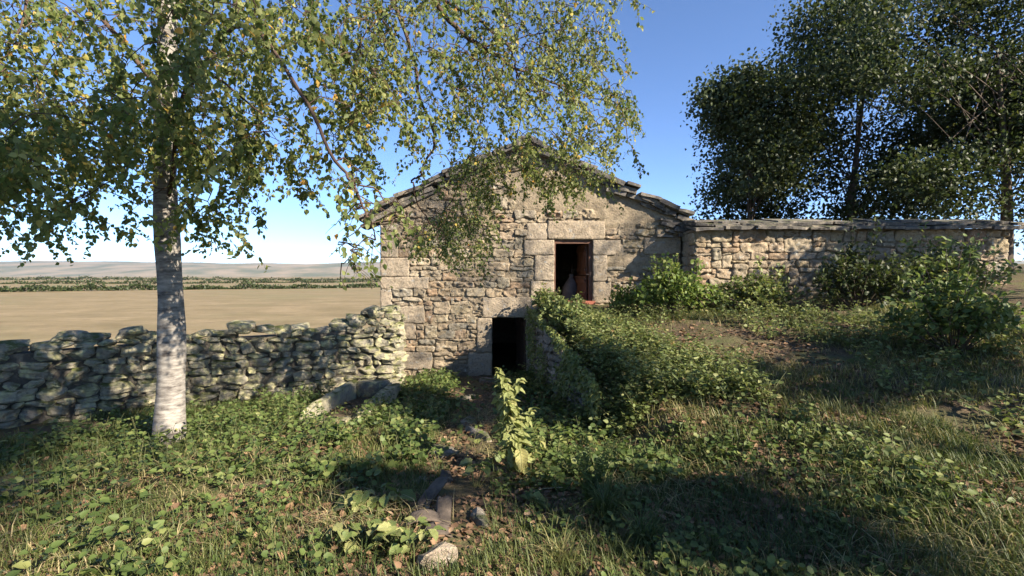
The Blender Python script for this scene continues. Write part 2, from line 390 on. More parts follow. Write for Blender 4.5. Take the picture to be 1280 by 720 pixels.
def pack(x0, x1, z0, z1, cell, reserved, ok, wr, hr, seed):
    """random coursed rubble: rows of varied height, broken by reserved = [(x0,x1,z0,z1)]; leftovers get small stones"""
    r = np.random.default_rng(seed)
    n, mz = int(round((x1 - x0) / cell)), int(round((z1 - z0) / cell))
    occ = np.zeros((mz, n), bool)
    for (a, b_, c_, d_) in reserved:
        occ[max(0, int(round((c_ - z0) / cell))):max(0, int(round((d_ - z0) / cell))), max(0, int(round((a - x0) / cell))):max(0, int(round((b_ - x0) / cell)))] = True
    out = []
    def put(i, w, j, h):
        occ[j:j + h, i:i + w] = True
        a = (x0 + i * cell, x0 + (i + w) * cell, z0 + j * cell, z0 + (j + h) * cell)
        if ok((a[0] + a[1]) / 2, (a[2] + a[3]) / 2): out.append(a)
    j = 0
    while j < mz:
        h = min(int(r.integers(hr[0], hr[1] + 1)), mz - j); i = 0
        while i < n:
            free = ~occ[j:j + h, i:].any(0)
            if not free[0]: i += 1; continue
            run = int(np.argmin(free)) if not free.all() else len(free)
            w = int(r.integers(wr[0], wr[1] + 1)); w = min(w, run)
            if run - w < 3: w = run
            if w < 2: i += 1; continue
            q_ = r.random(); hh = h
            if q_ < .18 and j + h + 2 <= mz and not occ[j + h:j + h + 2, i:i + w].any() and w > 3: hh = h + 2
            if q_ > .80 and h >= 4 and w > 3:
                put(i, w, j, h - 2); w1 = int(r.integers(2, w - 1)); put(i, w1, j + h - 2, 2); put(i + w1, w - w1, j + h - 2, 2)
            else: put(i, w, j, hh)
            i += w
        j += h
    for j in range(mz):
        i = 0
        while i < n:
            if occ[j, i]: i += 1; continue
            run = 0
            while i + run < n and not occ[j, i + run] and run < 6: run += 1
            hh = 1
            while hh < 3 and j + hh < mz and not occ[j + hh, i:i + run].any(): hh += 1
            put(i, run, j, hh); i += run
    return out

def place_stones(rects, parent, front_y, mat, gap=.016, dr=(.05, .085), seed=0, rough=.014, limit=300, frame=None, name='stone', shift=(0, 0, 0)):
    """each rect becomes one stone object; beyond the limit the smallest are joined"""
    r = np.random.default_rng(seed)
    rects = sorted(rects, key=lambda q: -(q[1] - q[0]) * (q[3] - q[2]))
    rest = MB()
    for k, (a, b_, c_, d_) in enumerate(rects):
        w, h = b_ - a - gap, d_ - c_ - gap
        if w < .04 or h < .035: continue
        v, f = block(w, h, r.uniform(*dr), seed=seed * 1000 + k, cell=.036, rough=rough * r.uniform(.6, 1.3), corner=r.uniform(.05, .18), skew=.018)
        loc = np.array([(a + b_) / 2, front_y, (c_ + d_) / 2]); ry = r.normal() * .022
        loc[2] += .03 * float(fbm(np.array([[loc[0], 0, loc[2] * .6]]), .9, 71)[0])
        if frame is not None: M4 = frame(loc)
        if k < limit and w * h > .008:
            o = link(name, mesh(name, v, f, mat), parent)
            if frame is None: o.location = loc - np.array(shift); o.rotation_euler = (r.normal() * .03, ry, r.normal() * .03)
            else: o.matrix_local = M4
        else:
            if frame is None: rest.add(v + loc - np.array(shift), f)
            else:
                A = np.array(M4); rest.add(v @ A[:3, :3].T + A[:3, 3], f)
    if rest.n:
        o = link('small_stones', rest.mesh('small_stones', mat, True), parent); o['kind'] = 'stuff'

# ------------------------------------------------------------------ the barn
AX, AZ = 0.38, 3.22
EL, ER = (HX0, 1.50), (HX1, 1.42)
def roof_z(x):
    return np.interp(x, [HX0 - .6, HX0, -1.9, AX, 2.35, HX1, HX1 + .6], [1.22, 1.50, 2.22, AZ, 2.28, 1.42, 1.15])
UD = (1.06, 2.02, -.66, .90); LD = (-.50, .36, -2.62, -1.04)
barn = empty('stone_barn', (0.45, HY, -2.5))
tag(barn, 'tall gabled rubble stone barn with two dark doorways and a stone slab roof', 'barn')
BO = np.array([0.45, HY, -2.5])
def bpart(name, me, parent=None):
    o = link(name, me, parent or barn); 
    if parent is None: o.location = -BO
    return o
# mortar face: a rough sheet that the stones stand proud of, fully rendered over on parts of the gable
def plaster(x, z):
    P = np.stack([x, 0 * x, z], -1)
    n = fbm(P, 1.1, 41, 3)
    m_ = sstep((x - 2.15 + .25 * n) / .15) * sstep((z - 1.12 - .0 + .35 * n) / .12)
    m_ = np.maximum(m_, sstep((z - 1.55 + .7 * n) / .15) * sstep((x + .2 + n) / .3))
    m_ = np.maximum(m_, sstep((n - .33) / .1) * sstep((z + .3) / .3))
    return m_
mx_ = np.unique(np.round(np.concatenate([np.arange(HX0, HX1, .045), [HX1], UD[:2], LD[:2]]), 4))
mz_ = np.unique(np.round(np.concatenate([np.arange(-3.1, AZ, .045), [AZ], UD[2:], LD[2:]]), 4))
GX, GZ = np.meshgrid(mx_, mz_)
GZc = np.minimum(GZ, roof_z(GX) - .03)
P = np.stack([GX, 0 * GX, GZc], -1)
pl = plaster(GX, GZc)
GYv = HY + .021 - .03 * fbm(P, 6, 51, 3) - .02 * vnoise(P, 19, 5) - pl * (.038 + .01 * fbm(P, 2.5, 61))
gi = np.arange(GX.size).reshape(GX.shape); keep = []
for j in range(len(mz_) - 1):
    for i in range(len(mx_) - 1):
        cx, cz = (mx_[i] + mx_[i + 1]) / 2, (mz_[j] + mz_[j + 1]) / 2
        if UD[0] < cx < UD[1] and UD[2] < cz < UD[3]: continue
        if LD[0] < cx < LD[1] and LD[2] < cz < LD[3]: continue
        if mz_[j] > roof_z(cx) + .01: continue
        keep.append([gi[j, i], gi[j, i + 1], gi[j + 1, i + 1], gi[j + 1, i]])
bpart('mortar_face', mesh('mortar_face', np.stack([GX, GYv, GZc], -1).reshape(-1, 3), np.array(keep), M['mortar']))
# solid wall behind it
mb = MB()
def prism(x0, x1, y0, y1, z0, za, zb_):
    mb.add([[x0, y0, z0], [x1, y0, z0], [x1, y1, z0], [x0, y1, z0], [x0, y0, za], [x1, y0, zb_], [x1, y1, zb_], [x0, y1, za]],
           [[0, 3, 2, 1], [4, 5, 6, 7], [0, 1, 5, 4], [1, 2, 6, 5], [2, 3, 7, 6], [3, 0, 4, 7]])
def rz(x): return float(roof_z(x)) - .05
q = .03
xs = [HX0 + .01, LD[0] - q, LD[1] + q, AX + .05, UD[0] - q, UD[1] + q, HX1 - .01]
WF, WB = HY + .11, HY + .62
for a, b_ in zip(xs[:-1], xs[1:]):
    z0 = -3.2
    if abs(a - (LD[0] - q)) < 1e-6: z0 = LD[3] + q
    if abs(a - (UD[0] - q)) < 1e-6:
        prism(a, b_, WF, WB, -3.2, UD[2] - .06, UD[2] - .06); z0 = UD[3] + q
    prism(a, b_, WF, WB, z0, rz(a), rz(b_))
prism(HX0 + .01, HX0 + .6, WB, 19.2, -3.2, 1.4, 1.55); prism(HX1 - .6, HX1 - .01, WB, 19.2, -3.2, 1.5, 1.35)
prism(HX0 + .6, AX, 18.7, 19.2, -3.2, 1.6, AZ - .1); prism(AX, HX1 - .6, 18.7, 19.2, -3.2, AZ - .1, 1.5)
bpart('wall', mb.mesh('wall', M['mortar']))
mb = MB(); mb.box(HX0 + .6, HX1 - .6, WB, 18.7, -.80, -.69); bpart('upper_floor', mb.mesh('upper_floor', M['wood_dark']))
mb = MB(); mb.box(.95, 2.12, WF + .0, WB, -.80, -.675); bpart('sill_bed', mb.mesh('sill_bed', M['mortar']))

# dressed stones, measured on the picture (pixels at the gable's depth)
def pr(x0, x1, y0, y1): 
    return ((x0 - 640) / F * HY, (x1 - 640) / F * HY, (HOR - y1) / F * HY, (HOR - y0) / F * HY)
dressed_px = [
 (684, 756, 276, 299.3), (655, 692.9, 300, 319), (668, 692.9, 319, 351), (663, 692.9, 351, 379), (740.9, 776, 300, 319), (740.9, 759, 319, 352),
 (740.9, 764, 352, 379), (603, 668, 371, 396.9), (585, 614.9, 441, 474), (596, 614.9, 397, 441), (657.9, 668, 397, 474),
 (658, 684, 279, 300), (475.3, 536, 346, 361), (490, 531, 383, 404), (475.3, 490, 362, 384), (475.3, 512, 322, 346), (475.3, 498, 300, 322),
 (475.3, 520, 404, 424), (475.3, 540, 440, 462), (805, 850.6, 297, 318), (812, 850.6, 344, 370)]
res = [pr(*p) for p in dressed_px]
r_ = np.random.default_rng(5)
for k, (a, b_, c_, d_) in enumerate(res):
    w, h = b_ - a - .005, d_ - c_ - .007
    v, f = block(w, h, .014 + .016 * r_.random(), back=.13, rough=.015, inset=.008, seed=900 + k, cell=.04, corner=.03, skew=.006)
    o = link('stone', mesh('stone', v, f, M['dressed']), barn, loc=np.array([(a + b_) / 2, HY, (c_ + d_) / 2]) - BO)
openings = [(UD[0] - .0, UD[1] + .0, UD[2] - .08, UD[3]), (LD[0], LD[1], LD[2] - .5, LD[3])]
def ok_b(cx, cz):
    return cz < roof_z(cx) - .10 and float(plaster(np.array([cx]), np.array([cz]))[0]) < .5 and cz > -2.9
rects = pack(HX0, HX1, -2.95, 3.2, .055, res + openings, ok_b, (4, 10), (2, 4), 8)
place_stones(rects, barn, HY + .005, M['stone'], seed=3, rough=.036, dr=(-.005, .04), limit=275, shift=BO)
# dark block coloured as the shade of a small hole near the gable top
mb = MB(); mb.box(.58, .72, HY - .03, HY + .08, 2.58, 2.74); bpart('vent_hole_shade', mb.mesh('vent_hole_shade', M['core']))

# verge of stone slabs
SLABS = []
r_ = np.random.default_rng(77)
def slab_mesh(w, dpt, t, seed):
    r = np.random.default_rng(seed)
    n, m_ = 7, 4
    u = np.linspace(-1, 1, n); v = np.linspace(-1, 1, m_)
    U, V = np.meshgrid(u, v)
    edge = np.maximum(np.abs(U), np.abs(V)) > .99
    x = U * w / 2 * (1 - .1 * np.abs(V) ** 4); y = V * dpt / 2
    P = np.stack([x, y, 0 * x], -1) + r.uniform(-40, 40, 3)
    x = x + .10 * w * vnoise(P, 3, 1) * edge * .6; y = y + .06 * vnoise(P, 5, 2) * edge
    top = np.stack([x, y, t / 2 + .014 * vnoise(P, 4, 3) - edge * t * .12], -1)
    bot = np.stack([x * .985, y * .985, -t / 2 + .014 * vnoise(P, 4, 4)], -1)
    V_ = np.concatenate([top.reshape(-1, 3), bot.reshape(-1, 3)]); N = n * m_
    id_ = np.arange(N).reshape(m_, n)
    f = np.stack([id_[:-1, :-1], id_[:-1, 1:], id_[1:, 1:], id_[1:, :-1]], -1).reshape(-1, 4).tolist()
    f += [[q_ + N for q_ in qd[::-1]] for qd in f]
    per = list(id_[0, :]) + list(id_[1:, -1]) + list(id_[-1, -2::-1]) + list(id_[-2:0, 0])
    for i in range(len(per)): a, b_ = per[i], per[(i + 1) % len(per)]; f.append([int(a), int(a + N), int(b_ + N), int(b_)])
    return V_, f
roof = link('roof', None, barn) if False else None
mbr = MB()
for (x0, z0, x1, z1) in ((HX0 - .2, 1.38, AX, AZ - .02), (AX, AZ - .02, HX1 + .2, 1.32)):
    mbr.add([[x0, HY + .05, z0 - .05], [x1, HY + .05, z1 - .05], [x1, 19.3, z1 - .05], [x0, 19.3, z0 - .05], [x0, HY + .05, z0 + .03], [x1, HY + .05, z1 + .03], [x1, 19.3, z1 + .03], [x0, 19.3, z0 + .03]],
           [[0, 3, 2, 1], [4, 5, 6, 7], [0, 1, 5, 4], [1, 2, 6, 5], [2, 3, 7, 6], [3, 0, 4, 7]])
roof = bpart('roof', mbr.mesh('roof', M['core']))
def verge(xa, xb, layers, seed, extra_low=0):
    r = np.random.default_rng(seed); sgn = 1 if xb > xa else -1; k = 0
    for L in range(layers):
        x = xa - sgn * r.uniform(0, .3)
        while (xb - x) * sgn > .05:
            w = r.uniform(.32, .85); cx = x + sgn * w / 2
            ang = math.atan2(float(roof_z(cx + .2) - roof_z(cx - .2)), .4) * r.uniform(.55, 1.08)
            t = r.uniform(.065, .135); dp = r.uniform(.55, .85)
            v, f = slab_mesh(w, dp, t, seed * 100 + k); k += 1
            cz = float(roof_z(cx)) - .04 + L * .075 + r.normal() * .02
            yf = HY - .10 - .05 * L + r.normal() * .05
            o = link('slab', mesh('slab', v, f, M['slab'], False), roof, loc=(cx, yf + dp / 2, cz), rot=(r.normal() * .04, -ang, r.normal() * .06))
            x += sgn * w * r.uniform(.72, .98)
verge(HX0 - .25, AX + .1, 4, 31); verge(HX1 + .2, AX - .05, 4, 32)
# the thick pile of slabs where the slope reaches the eave
r_ = np.random.default_rng(12)
for k in range(14):
    w = r_.uniform(.35, .7); v, f = slab_mesh(w, .6, r_.uniform(.05, .085), 7000 + k)
    cx = HX1 - .55 + .75 * r_.random(); cz = 1.02 + .075 * (k // 2)
    if cz > roof_z(cx) + .1: continue
    link('slab', mesh('slab', v, f, M['slab'], False), roof, loc=(cx, HY + .16 + r_.normal() * .05, cz), rot=(r_.normal() * .04, .18 + r_.normal() * .07, r_.normal() * .08))
# the slabs of the slopes behind the verge: joined
mbs = MB(); rn = []
for side in (-1, 1):
    xe_ = HX0 - .25 if side < 0 else HX1 + .25
    for j in range(9):
        fx = (j + .5) / 9
        for i in range(11):
            cx = AX + (xe_ - AX) * fx; cy = HY + .85 + i * .6
            v, f = slab_mesh(.72, .66, .06, 9000 + j * 20 + i)
            an = math.atan2(1.78, 3.8) * (1 if side < 0 else -1) * .85; ca, sa = math.cos(an), math.sin(an)
            v = np.stack([v[:, 0] * ca - v[:, 2] * sa, v[:, 1], v[:, 0] * sa + v[:, 2] * ca], -1)
            mbs.add(v + [cx, cy, float(roof_z(cx)) + .09], f)
o = link('slope_slabs', mbs.mesh('slope_slabs', M['slab_joined']), roof); o['kind'] = 'stuff'

# upper doorway: timber frame and open leaves
fy0, fy1 = HY + .055, HY + .17
fr = MB(); fr.box(UD[0] + .002, UD[0] + .035, fy0, fy1, UD[2] + .04, UD[3] - .002); fr.box(UD[1] - .085, UD[1] - .002, fy0, fy1, UD[2] + .04, UD[3] - .002)
fr.box(UD[0] + .036, UD[1] - .086, fy0, fy1, UD[3] - .085, UD[3] - .002)
bpart('door_frame', fr.mesh('door_frame', M['wood_red']))
mb = MB(); mb.box(UD[0] - .06, UD[1] + .06, HY - .05, HY + .34, UD[2] - .045, UD[2] + .035); bpart('threshold', mb.mesh('threshold', M['brick_red']))
def leaf_door(hx, hy, ex, ey, z0, z1, n, mat, nm):
    L = math.hypot(ex - hx, ey - hy); an = math.atan2(ey - hy, ex - hx)
    d = empty(nm, np.array([hx, hy, z0]) - BO, an); d.parent = barn
    w = L / n
    for i in range(n):
        mb = MB(); t = .018 + .004 * (i % 2); mb.box(i * w + .004, (i + 1) * w - .004, -t, t, 0, z1 - z0); link('plank', mb.mesh('plank', mat), d)
    for zz in (.1, (z1 - z0) - .18):
        mb = MB(); mb.box(.03, L - .03, .023, .05, zz, zz + .09); link('ledge', mb.mesh('ledge', mat), d)
    return d
d1 = leaf_door(UD[1] - .11, HY + .22, 1.80, HY + 1.12, .02, UD[3] - .09, 5, M['wood_red'], 'upper_door_leaf')
d2 = leaf_door(UD[1] - .115, HY + .22, 1.66, HY + 1.05, UD[2] + .06, .00, 5, M['wood_red'], 'lower_door_leaf')
mb = MB(); mb.box(UD[1] - .075, UD[1] - .02, HY + .02, HY + .052, -.02, .10); mb.box(UD[1] - .15, UD[1] - .076, HY + .025, HY + .045, .025, .06); bpart('latch', mb.mesh('latch', M['iron']))
leaf_door(LD[1] - .04, HY + .30, .14, HY + 1.02, -2.5, LD[3] - .06, 4, M['wood_dark'], 'cellar_door_leaf')
mb = MB(); mb.box(LD[1] - .05, LD[1] - .004, HY + .16, HY + .26, -2.55, LD[3] - .004); bpart('cellar_door_post', mb.mesh('cellar_door_post', M['wood_dark']))

# sack inside the upper doorway
an = np.linspace(0, 2 * math.pi, 20, endpoint=False); sv = []
prof = [(0, .20), (.06, .225), (.2, .225), (.36, .19), (.5, .14), (.6, .085), (.66, .05), (.70, .07), (.74, .06)]
for (zz, rr) in prof:
    for a in an:
        p = np.array([[math.cos(a) * 2, math.sin(a) * 2, zz * 6]]); w = 1 + .22 * float(vnoise(p, .9, 4)[0]) + .1 * math.sin(5 * a + zz * 9)
        sv.append([rr * w * math.cos(a) + .09 * zz, rr * .7 * w * math.sin(a), zz])
sf = [[i * 20 + j, i * 20 + (j + 1) % 20, (i + 1) * 20 + (j + 1) % 20, (i + 1) * 20 + j] for i in range(len(prof) - 1) for j in range(20)]
sf += [list(range(20))[::-1], [(len(prof) - 1) * 20 + j for j in range(20)]]
tag(link('sack', mesh('sack', sv, sf, M['sack']), None, (1.52, HY + .80, -.69)), 'crumpled grey sack tied at its neck, standing inside the upper doorway', 'sack')
mb = MB(); v, f = tube([(0, 0, 0), (.03, .02, .5), (.05, .06, 1.0)], .013, 6); mb.add(v, f)
tag(link('broom_handle', mb.mesh('broom_handle', M['bark'], True), None, (1.60, HY + 1.1, -.69)), 'thin wooden stick leaning up behind the grey sack', 'stick')

# ------------------------------------------------------------------ outbuilding against the barn's corner
OX0, OX1, OY = 4.27, 11.5, 11.15
outb = empty('outbuilding', (7.5, OY, -.6)); OO = np.array([7.5, OY, -.6])
tag(outb, 'low shaded stone outbuilding joined to the barn corner', 'outbuilding')
ozt = 1.12
gx_ = np.arange(OX0, OX1, .06); gz_ = np.arange(-1.3, ozt, .06)
GX, GZ = np.meshgrid(gx_, gz_); P = np.stack([GX, 0 * GX, GZ], -1)
gi = np.arange(GX.size).reshape(GX.shape)
GY_ = OY + .03 - .03 * fbm(P, 6, 52, 3) - .015 * vnoise(P, 19, 5)
o = link('mortar_face', mesh('mortar_face', np.stack([GX, GY_, GZ], -1).reshape(-1, 3), np.stack([gi[:-1, :-1], gi[:-1, 1:], gi[1:, 1:], gi[1:, :-1]], -1).reshape(-1, 4), M['mortar']), outb, -OO)
mb = MB(); mb.box(OX0 + .01, OX1 - .01, OY + .09, 15.5, -1.4, ozt - .02); link('wall', mb.mesh('wall', M['mortar']), outb, -OO)
rects = pack(OX0 + .0, OX1, -1.2, ozt - .06, .06, [], lambda a, b_: True, (4, 11), (3, 5), 19)
place_stones(rects, outb, OY + .005, M['stone'], seed=23, rough=.03, dr=(.0, .05), limit=270, shift=OO)
side = pack(OY + .02, 12.0, -1.2, ozt - .06, .06, [], lambda a, b_: True, (4, 8), (3, 5), 20)
def side_frame(loc):       # faces -x
    return Matrix.Translation(Vector((OX0 + .005, loc[0], loc[2])) - Vector(OO)) @ Matrix.Rotation(R(-90), 4, 'Z')
place_stones(side, outb, 0, M['stone'], seed=29, rough=.02, frame=side_frame, dr=(.02, .05))
mb = MB(); mb.add([[OX0 - .03, OY - .02, ozt - .02], [OX1, OY - .02, ozt - .02], [OX1, 15.6, ozt + .55], [OX0 - .03, 15.6, ozt + .55], [OX0 - .03, OY - .02, ozt + .05], [OX1, OY - .02, ozt + .05], [OX1, 15.6, ozt + .62], [OX0 - .03, 15.6, ozt + .62]],
           [[0, 3, 2, 1], [4, 5, 6, 7], [0, 1, 5, 4], [1, 2, 6, 5], [2, 3, 7, 6], [3, 0, 4, 7]])
oroof = link('roof', mb.mesh('roof', M['core']), outb, -OO)
r_ = np.random.default_rng(99); k = 0
for L in range(3):
    x = OX0 - .15 + r_.random() * .1
    while x < OX1:
        w = r_.uniform(.4, .95); v, f = slab_mesh(w, .75, r_.uniform(.05, .085), 12000 + k); k += 1
        link('slab', mesh('slab', v, f, M['slab'], False), oroof, (x + w / 2, OY + .12 + .11 * L + r_.normal() * .03, ozt + .04 + .075 * L + r_.normal() * .008), (.16 + r_.normal() * .03, r_.normal() * .03, r_.normal() * .05))
        x += w * r_.uniform(.85, 1.0)

# ------------------------------------------------------------------ rough stones (dry wall, retaining wall, path)
def rock(seed, n=4, p=5.0, amp=.16, cuts=0):
    r = np.random.default_rng(seed); vs = {}; V = []; f = []
    def vid(a):
        kx = tuple(np.round(a, 6))
        if kx not in vs: vs[kx] = len(V); V.append(a)
        return vs[kx]
    g_ = np.linspace(-1, 1, n + 1)
    for ax in range(3):
        for s in (-1, 1):
            for i in range(n):
                for j in range(n):
                    qd = []
                    for (a, b_) in ((i, j), (i + 1, j), (i + 1, j + 1), (i, j + 1)):
                        pnt = np.zeros(3); pnt[ax] = s; pnt[(ax + 1) % 3] = g_[a]; pnt[(ax + 2) % 3] = g_[b_]; qd.append(vid(pnt))
                    f.append(qd if s > 0 else qd[::-1])
    V = np.array(V); V = V / (np.sum(np.abs(V) ** p, 1) ** (1 / p))[:, None]
    o = r.uniform(-30, 30, 3)
    for _ in range(cuts):
        nn = r.normal(size=3); nn[2] *= .6; nn /= np.linalg.norm(nn); ex = np.clip(V @ nn - r.uniform(.62, .92), 0, None); V = V - ex[:, None] * nn
    V = V * (1 + amp * (1.3 * fbm(V + o, 1.1, 1, 2) + .6 * vnoise(V + o, 3.1, 2)))[:, None] + .08 * np.stack([vnoise(V + o, 1.7, s) for s in (5, 6, 7)], -1)
    if cuts: V = (V - (V.max(0) + V.min(0)) / 2) / (V.max(0) - V.min(0)) * 2.04
    return V * .5, f
ROCK = {}
def rock_mesh(kind, k, mat):
    key = (kind, k)
    if key not in ROCK:
        v, f = rock({'dry': 100, 'pave': 300, 'ret': 500}[kind] + k, 7, 9.0, .10, 12); ROCK[key] = mesh(kind + '_rock', v, f, mat, False)
    return ROCK[key]

def rock_wall(parent, off, path, top, kind, mat, seed, thick, wr=(.16, .42), hr=(.09, .2), faces=('near',), end=False, lean=0.0):
    """courses of separate rocks along a path (plan polyline), one skin per named face"""
    r = np.random.default_rng(seed); path = np.asarray(path, float)
    seg = np.linalg.norm(np.diff(path, axis=0), axis=1); cum = np.concatenate([[0], np.cumsum(seg)]); n = 0
    def at_(s):
        x, y = np.interp(s, cum, path[:, 0]), np.interp(s, cum, path[:, 1]); i = min(len(seg) - 1, int(np.searchsorted(cum, s, 'right') - 1)); i = max(i, 0)
        t = (path[i + 1] - path[i]) / seg[i]; return np.array([x, y]), t
    z = {}
    for face in faces:
        lvl = 0.; course = 0
        while lvl < 2.6:
            h = r.uniform(*hr); s = -r.uniform(0, .12)
            while s < cum[-1]:
                w = r.uniform(*wr) * (1.15 if h > .15 else .9); p2, t = at_(min(max(s + w / 2, 0), cum[-1])); nrm = np.array([-t[1], t[0]])
                zb = float(H(*(p2 + nrm * .15))) - .12; zt = top(s + w / 2) + r.normal() * .035
                zc = zb + lvl + h / 2
                if zc + h * .3 < zt:
                    sd = 1 if face == 'near' else -1
                    dp = min(thick * .62, r.uniform(.22, .34)); q_ = p2 + nrm * sd * (thick / 2 - dp / 2 + r.uniform(-.015, .04) - lean * lvl)
                    o = link('stone', rock_mesh(kind, int(r.integers(0, 14)), mat), parent, (q_[0] - off[0], q_[1] - off[1], zc - off[2]),
                             (r.normal() * .06, r.normal() * .07, math.atan2(t[1], t[0]) + r.normal() * .08 + (math.pi if r.random() < .5 else 0)), (w * 1.0, dp, h * 1.05)); n += 1
                s += w * .97
            lvl += h * .97; course += 1
    return n

# dry stone wall beside the yard: its broken end stands before the barn corner
dry_path = [(-2.42, 9.85), (-3.4, 9.55), (-5.3, 8.3), (-7.6, 6.4), (-9.6, 4.4)]
DO = (-4, 9, -2.2); dry = empty('dry_stone_wall', DO)
tag(dry, 'broken lichen covered dry stone wall ending in front of the barn corner', 'stone wall')
def dry_top(s): return np.interp(s, [-.2, 0, .3, .7, 1.1, 2, 4, 7, 9], [-.92, -.76, -.70, -.86, -1.02, -1.02, -1.0, -.95, -.9]) + .05 * math.sin(s * 3.1) + .04 * math.sin(s * 7.7)
n_dry = rock_wall(dry, DO, dry_path, dry_top, 'dry', M['dry'], 41, .55, wr=(.16, .46), hr=(.07, .2))
# end skin and coping, dark earth core
r_ = np.random.default_rng(4)
for lv in range(11):
    for j in range(2):
        h = .14; o = link('stone', rock_mesh('dry', int(r_.integers(0, 14)), M['dry']), dry, (-2.36 + r_.normal() * .03 - DO[0], 9.72 + j * .27 - DO[1], -2.32 + lv * .147 - DO[2]),
                          (r_.normal() * .08, r_.normal() * .08, 1.57 + r_.normal() * .15), (.30, .30, h * 1.15))
for s in np.arange(.1, 8.5, .33):
    pp = np.array([np.interp(s, np.concatenate([[0], np.cumsum(np.linalg.norm(np.diff(np.array(dry_path), axis=0), axis=1))]), [p[i] for p in dry_path]) for i in (0, 1)])
    link('stone', rock_mesh('dry', int(r_.integers(0, 14)), M['dry']), dry, (pp[0] + r_.normal() * .05 - DO[0], pp[1] + r_.normal() * .05 - DO[1], dry_top(s) + .02 - DO[2]),
         (r_.normal() * .12, r_.normal() * .12, -.4 + r_.normal() * .5), (r_.uniform(.3, .5), .5, r_.uniform(.12, .2)))
mb = MB()
for (a, b_), (c_, d_) in zip(dry_path[:-1], dry_path[1:]):
    t = np.array([c_ - a, d_ - b_]); t /= np.linalg.norm(t); nn = np.array([t[1], -t[0]]) * .17
    mb.add([[a + nn[0], b_ + nn[1], -3.0], [c_ + nn[0], d_ + nn[1], -3.0], [c_ - nn[0], d_ - nn[1], -3.0], [a - nn[0], b_ - nn[1], -3.0],
            [a + nn[0], b_ + nn[1], -1.1], [c_ + nn[0], d_ + nn[1], -1.1], [c_ - nn[0], d_ - nn[1], -1.1], [a - nn[0], b_ - nn[1], -1.1]],
           [[0, 3, 2, 1], [4, 5, 6, 7], [0, 1, 5, 4], [1, 2, 6, 5], [2, 3, 7, 6], [3, 0, 4, 7]])
link('earth_core', mb.mesh('earth_core', M['core']), dry, -np.array(DO))

# retaining wall of the bank beside the cellar door
RO = (.9, 9, -1.8); ret = empty('retaining_wall', RO)
tag(ret, 'shaded rough stone wall holding up the weedy bank beside the cellar doorway', 'retaining wall')
ret_path = [(xe(11.95) - .02, 11.93), (xe(10) - .04, 10), (xe(8) - .04, 8), (xe(6.9) - .03, 6.9)]
seglen = np.concatenate([[0], np.cumsum(np.linalg.norm(np.diff(np.array(ret_path), axis=0), axis=1))])
def ret_top(s): yy = np.interp(s, seglen, [p[1] for p in ret_path]); return float(zbank(np.array(1.), np.array(yy))) + .02
rock_wall(ret, RO, ret_path[::-1], lambda s: ret_top(seglen[-1] - s), 'ret', M['pave'], 43, .3, wr=(.18, .45), hr=(.10, .2), faces=('near',))

# stone trough under the dry wall
def chunk(x0, x1, y0, y1, z0, z1, seed, amp=.03, n=9):
    """a worn rectangular stone: subdivided box with noise"""
    v, f = rock(seed, n, 14.0, .02); v = v * 2
    v = (v * np.array([(x1 - x0) / 2, (y1 - y0) / 2, (z1 - z0) / 2])) + np.array([(x0 + x1) / 2, (y0 + y1) / 2, (z0 + z1) / 2])
    v = v + amp * np.stack([fbm(v, 4, s, 3) for s in (1, 2, 3)], -1)
    return v, f
TO = (-2.4, 8.0, -2.3); trough = empty('stone_trough', TO)
tag(trough, 'old mossy stone trough half sunk in weeds below the dry stone wall', 'trough')
for nm, bx in (('side', (-2.30, -2.08, 6.75, 8.98, -2.6, -1.99)), ('side', (-3.05, -2.88, 6.75, 8.98, -2.6, -1.93)), ('end', (-2.90, -2.28, 8.80, 9.02, -2.6, -1.96)), ('end', (-2.90, -2.28, 6.70, 6.92, -2.6, -2.03)), ('bottom', (-2.92, -2.26, 6.88, 8.84, -2.62, -2.32))):
    v, f = chunk(*bx, seed=hash(nm + str(bx[0])) % 1000 if False else int(abs(bx[0]) * 100 + bx[2]), amp=.035)
    link(nm, mesh(nm, v, f, M['dry']), trough, -np.array(TO))

# ------------------------------------------------------------------ loose stones on the path
def loose(name, label, cat, px, py, d, size, rot, k, mat, group=None, lift=.0, flat=False):
    p = PX(px, py, d); x, y = p[0], p[1]; z = float(H(x, y))
    o = link(name, rock_mesh('pave', k, mat), None, (x, y, z + lift), rot, size)
    tag(o, label, cat, group); return o
pav = [  # px, py, depth by ground
 ('flat stone near the top of the overgrown path, below the cellar doorway', 612, 478, .5, .34, .12), ('pale flat stone in the shaded yard between trough and cellar doorway', 583, 500, .42, .3, .10),
 ('wide flat stone sunk in leaf litter mid path', 585, 530, .55, .3, .10), ('long stone step edge lying across the path', 600, 548, .62, .22, .14),
 ('sunlit flat paving stone before the long step', 545, 568, .55, .32, .08), ('small square stone above the broken tiles', 555, 606, .16, .13, .07), ('flat grey stone beside the small square stone', 523, 607, .28, .14, .06),
 ('low mossy stone in the shaded grass beside the broken tiles', 598, 655, .3, .12, .08)]
def ground_depth(px, py):
    d = 2.0
    for _ in range(400):
        p = PX(px, py, d)
        if p[2] <= float(H(p[0], p[1])): return d
        d += .03
    return d
for k, (lab, px, py, w, dp, h) in enumerate(pav):
    d = ground_depth(px, py)
    loose('path_stone', lab, 'stone', px, py, d, (w, dp, h), (.05, .04, k * .7), k, M['pave'], 'loose stones along the path', lift=.015)
d = ground_depth(548, 712)
bo = loose('boulder', 'pale angular boulder in the grass at the front of the path', 'boulder', 548, 704, d, (.28, .24, .25), (.3, .2, .5), 9, M['dressed'], None, .03)
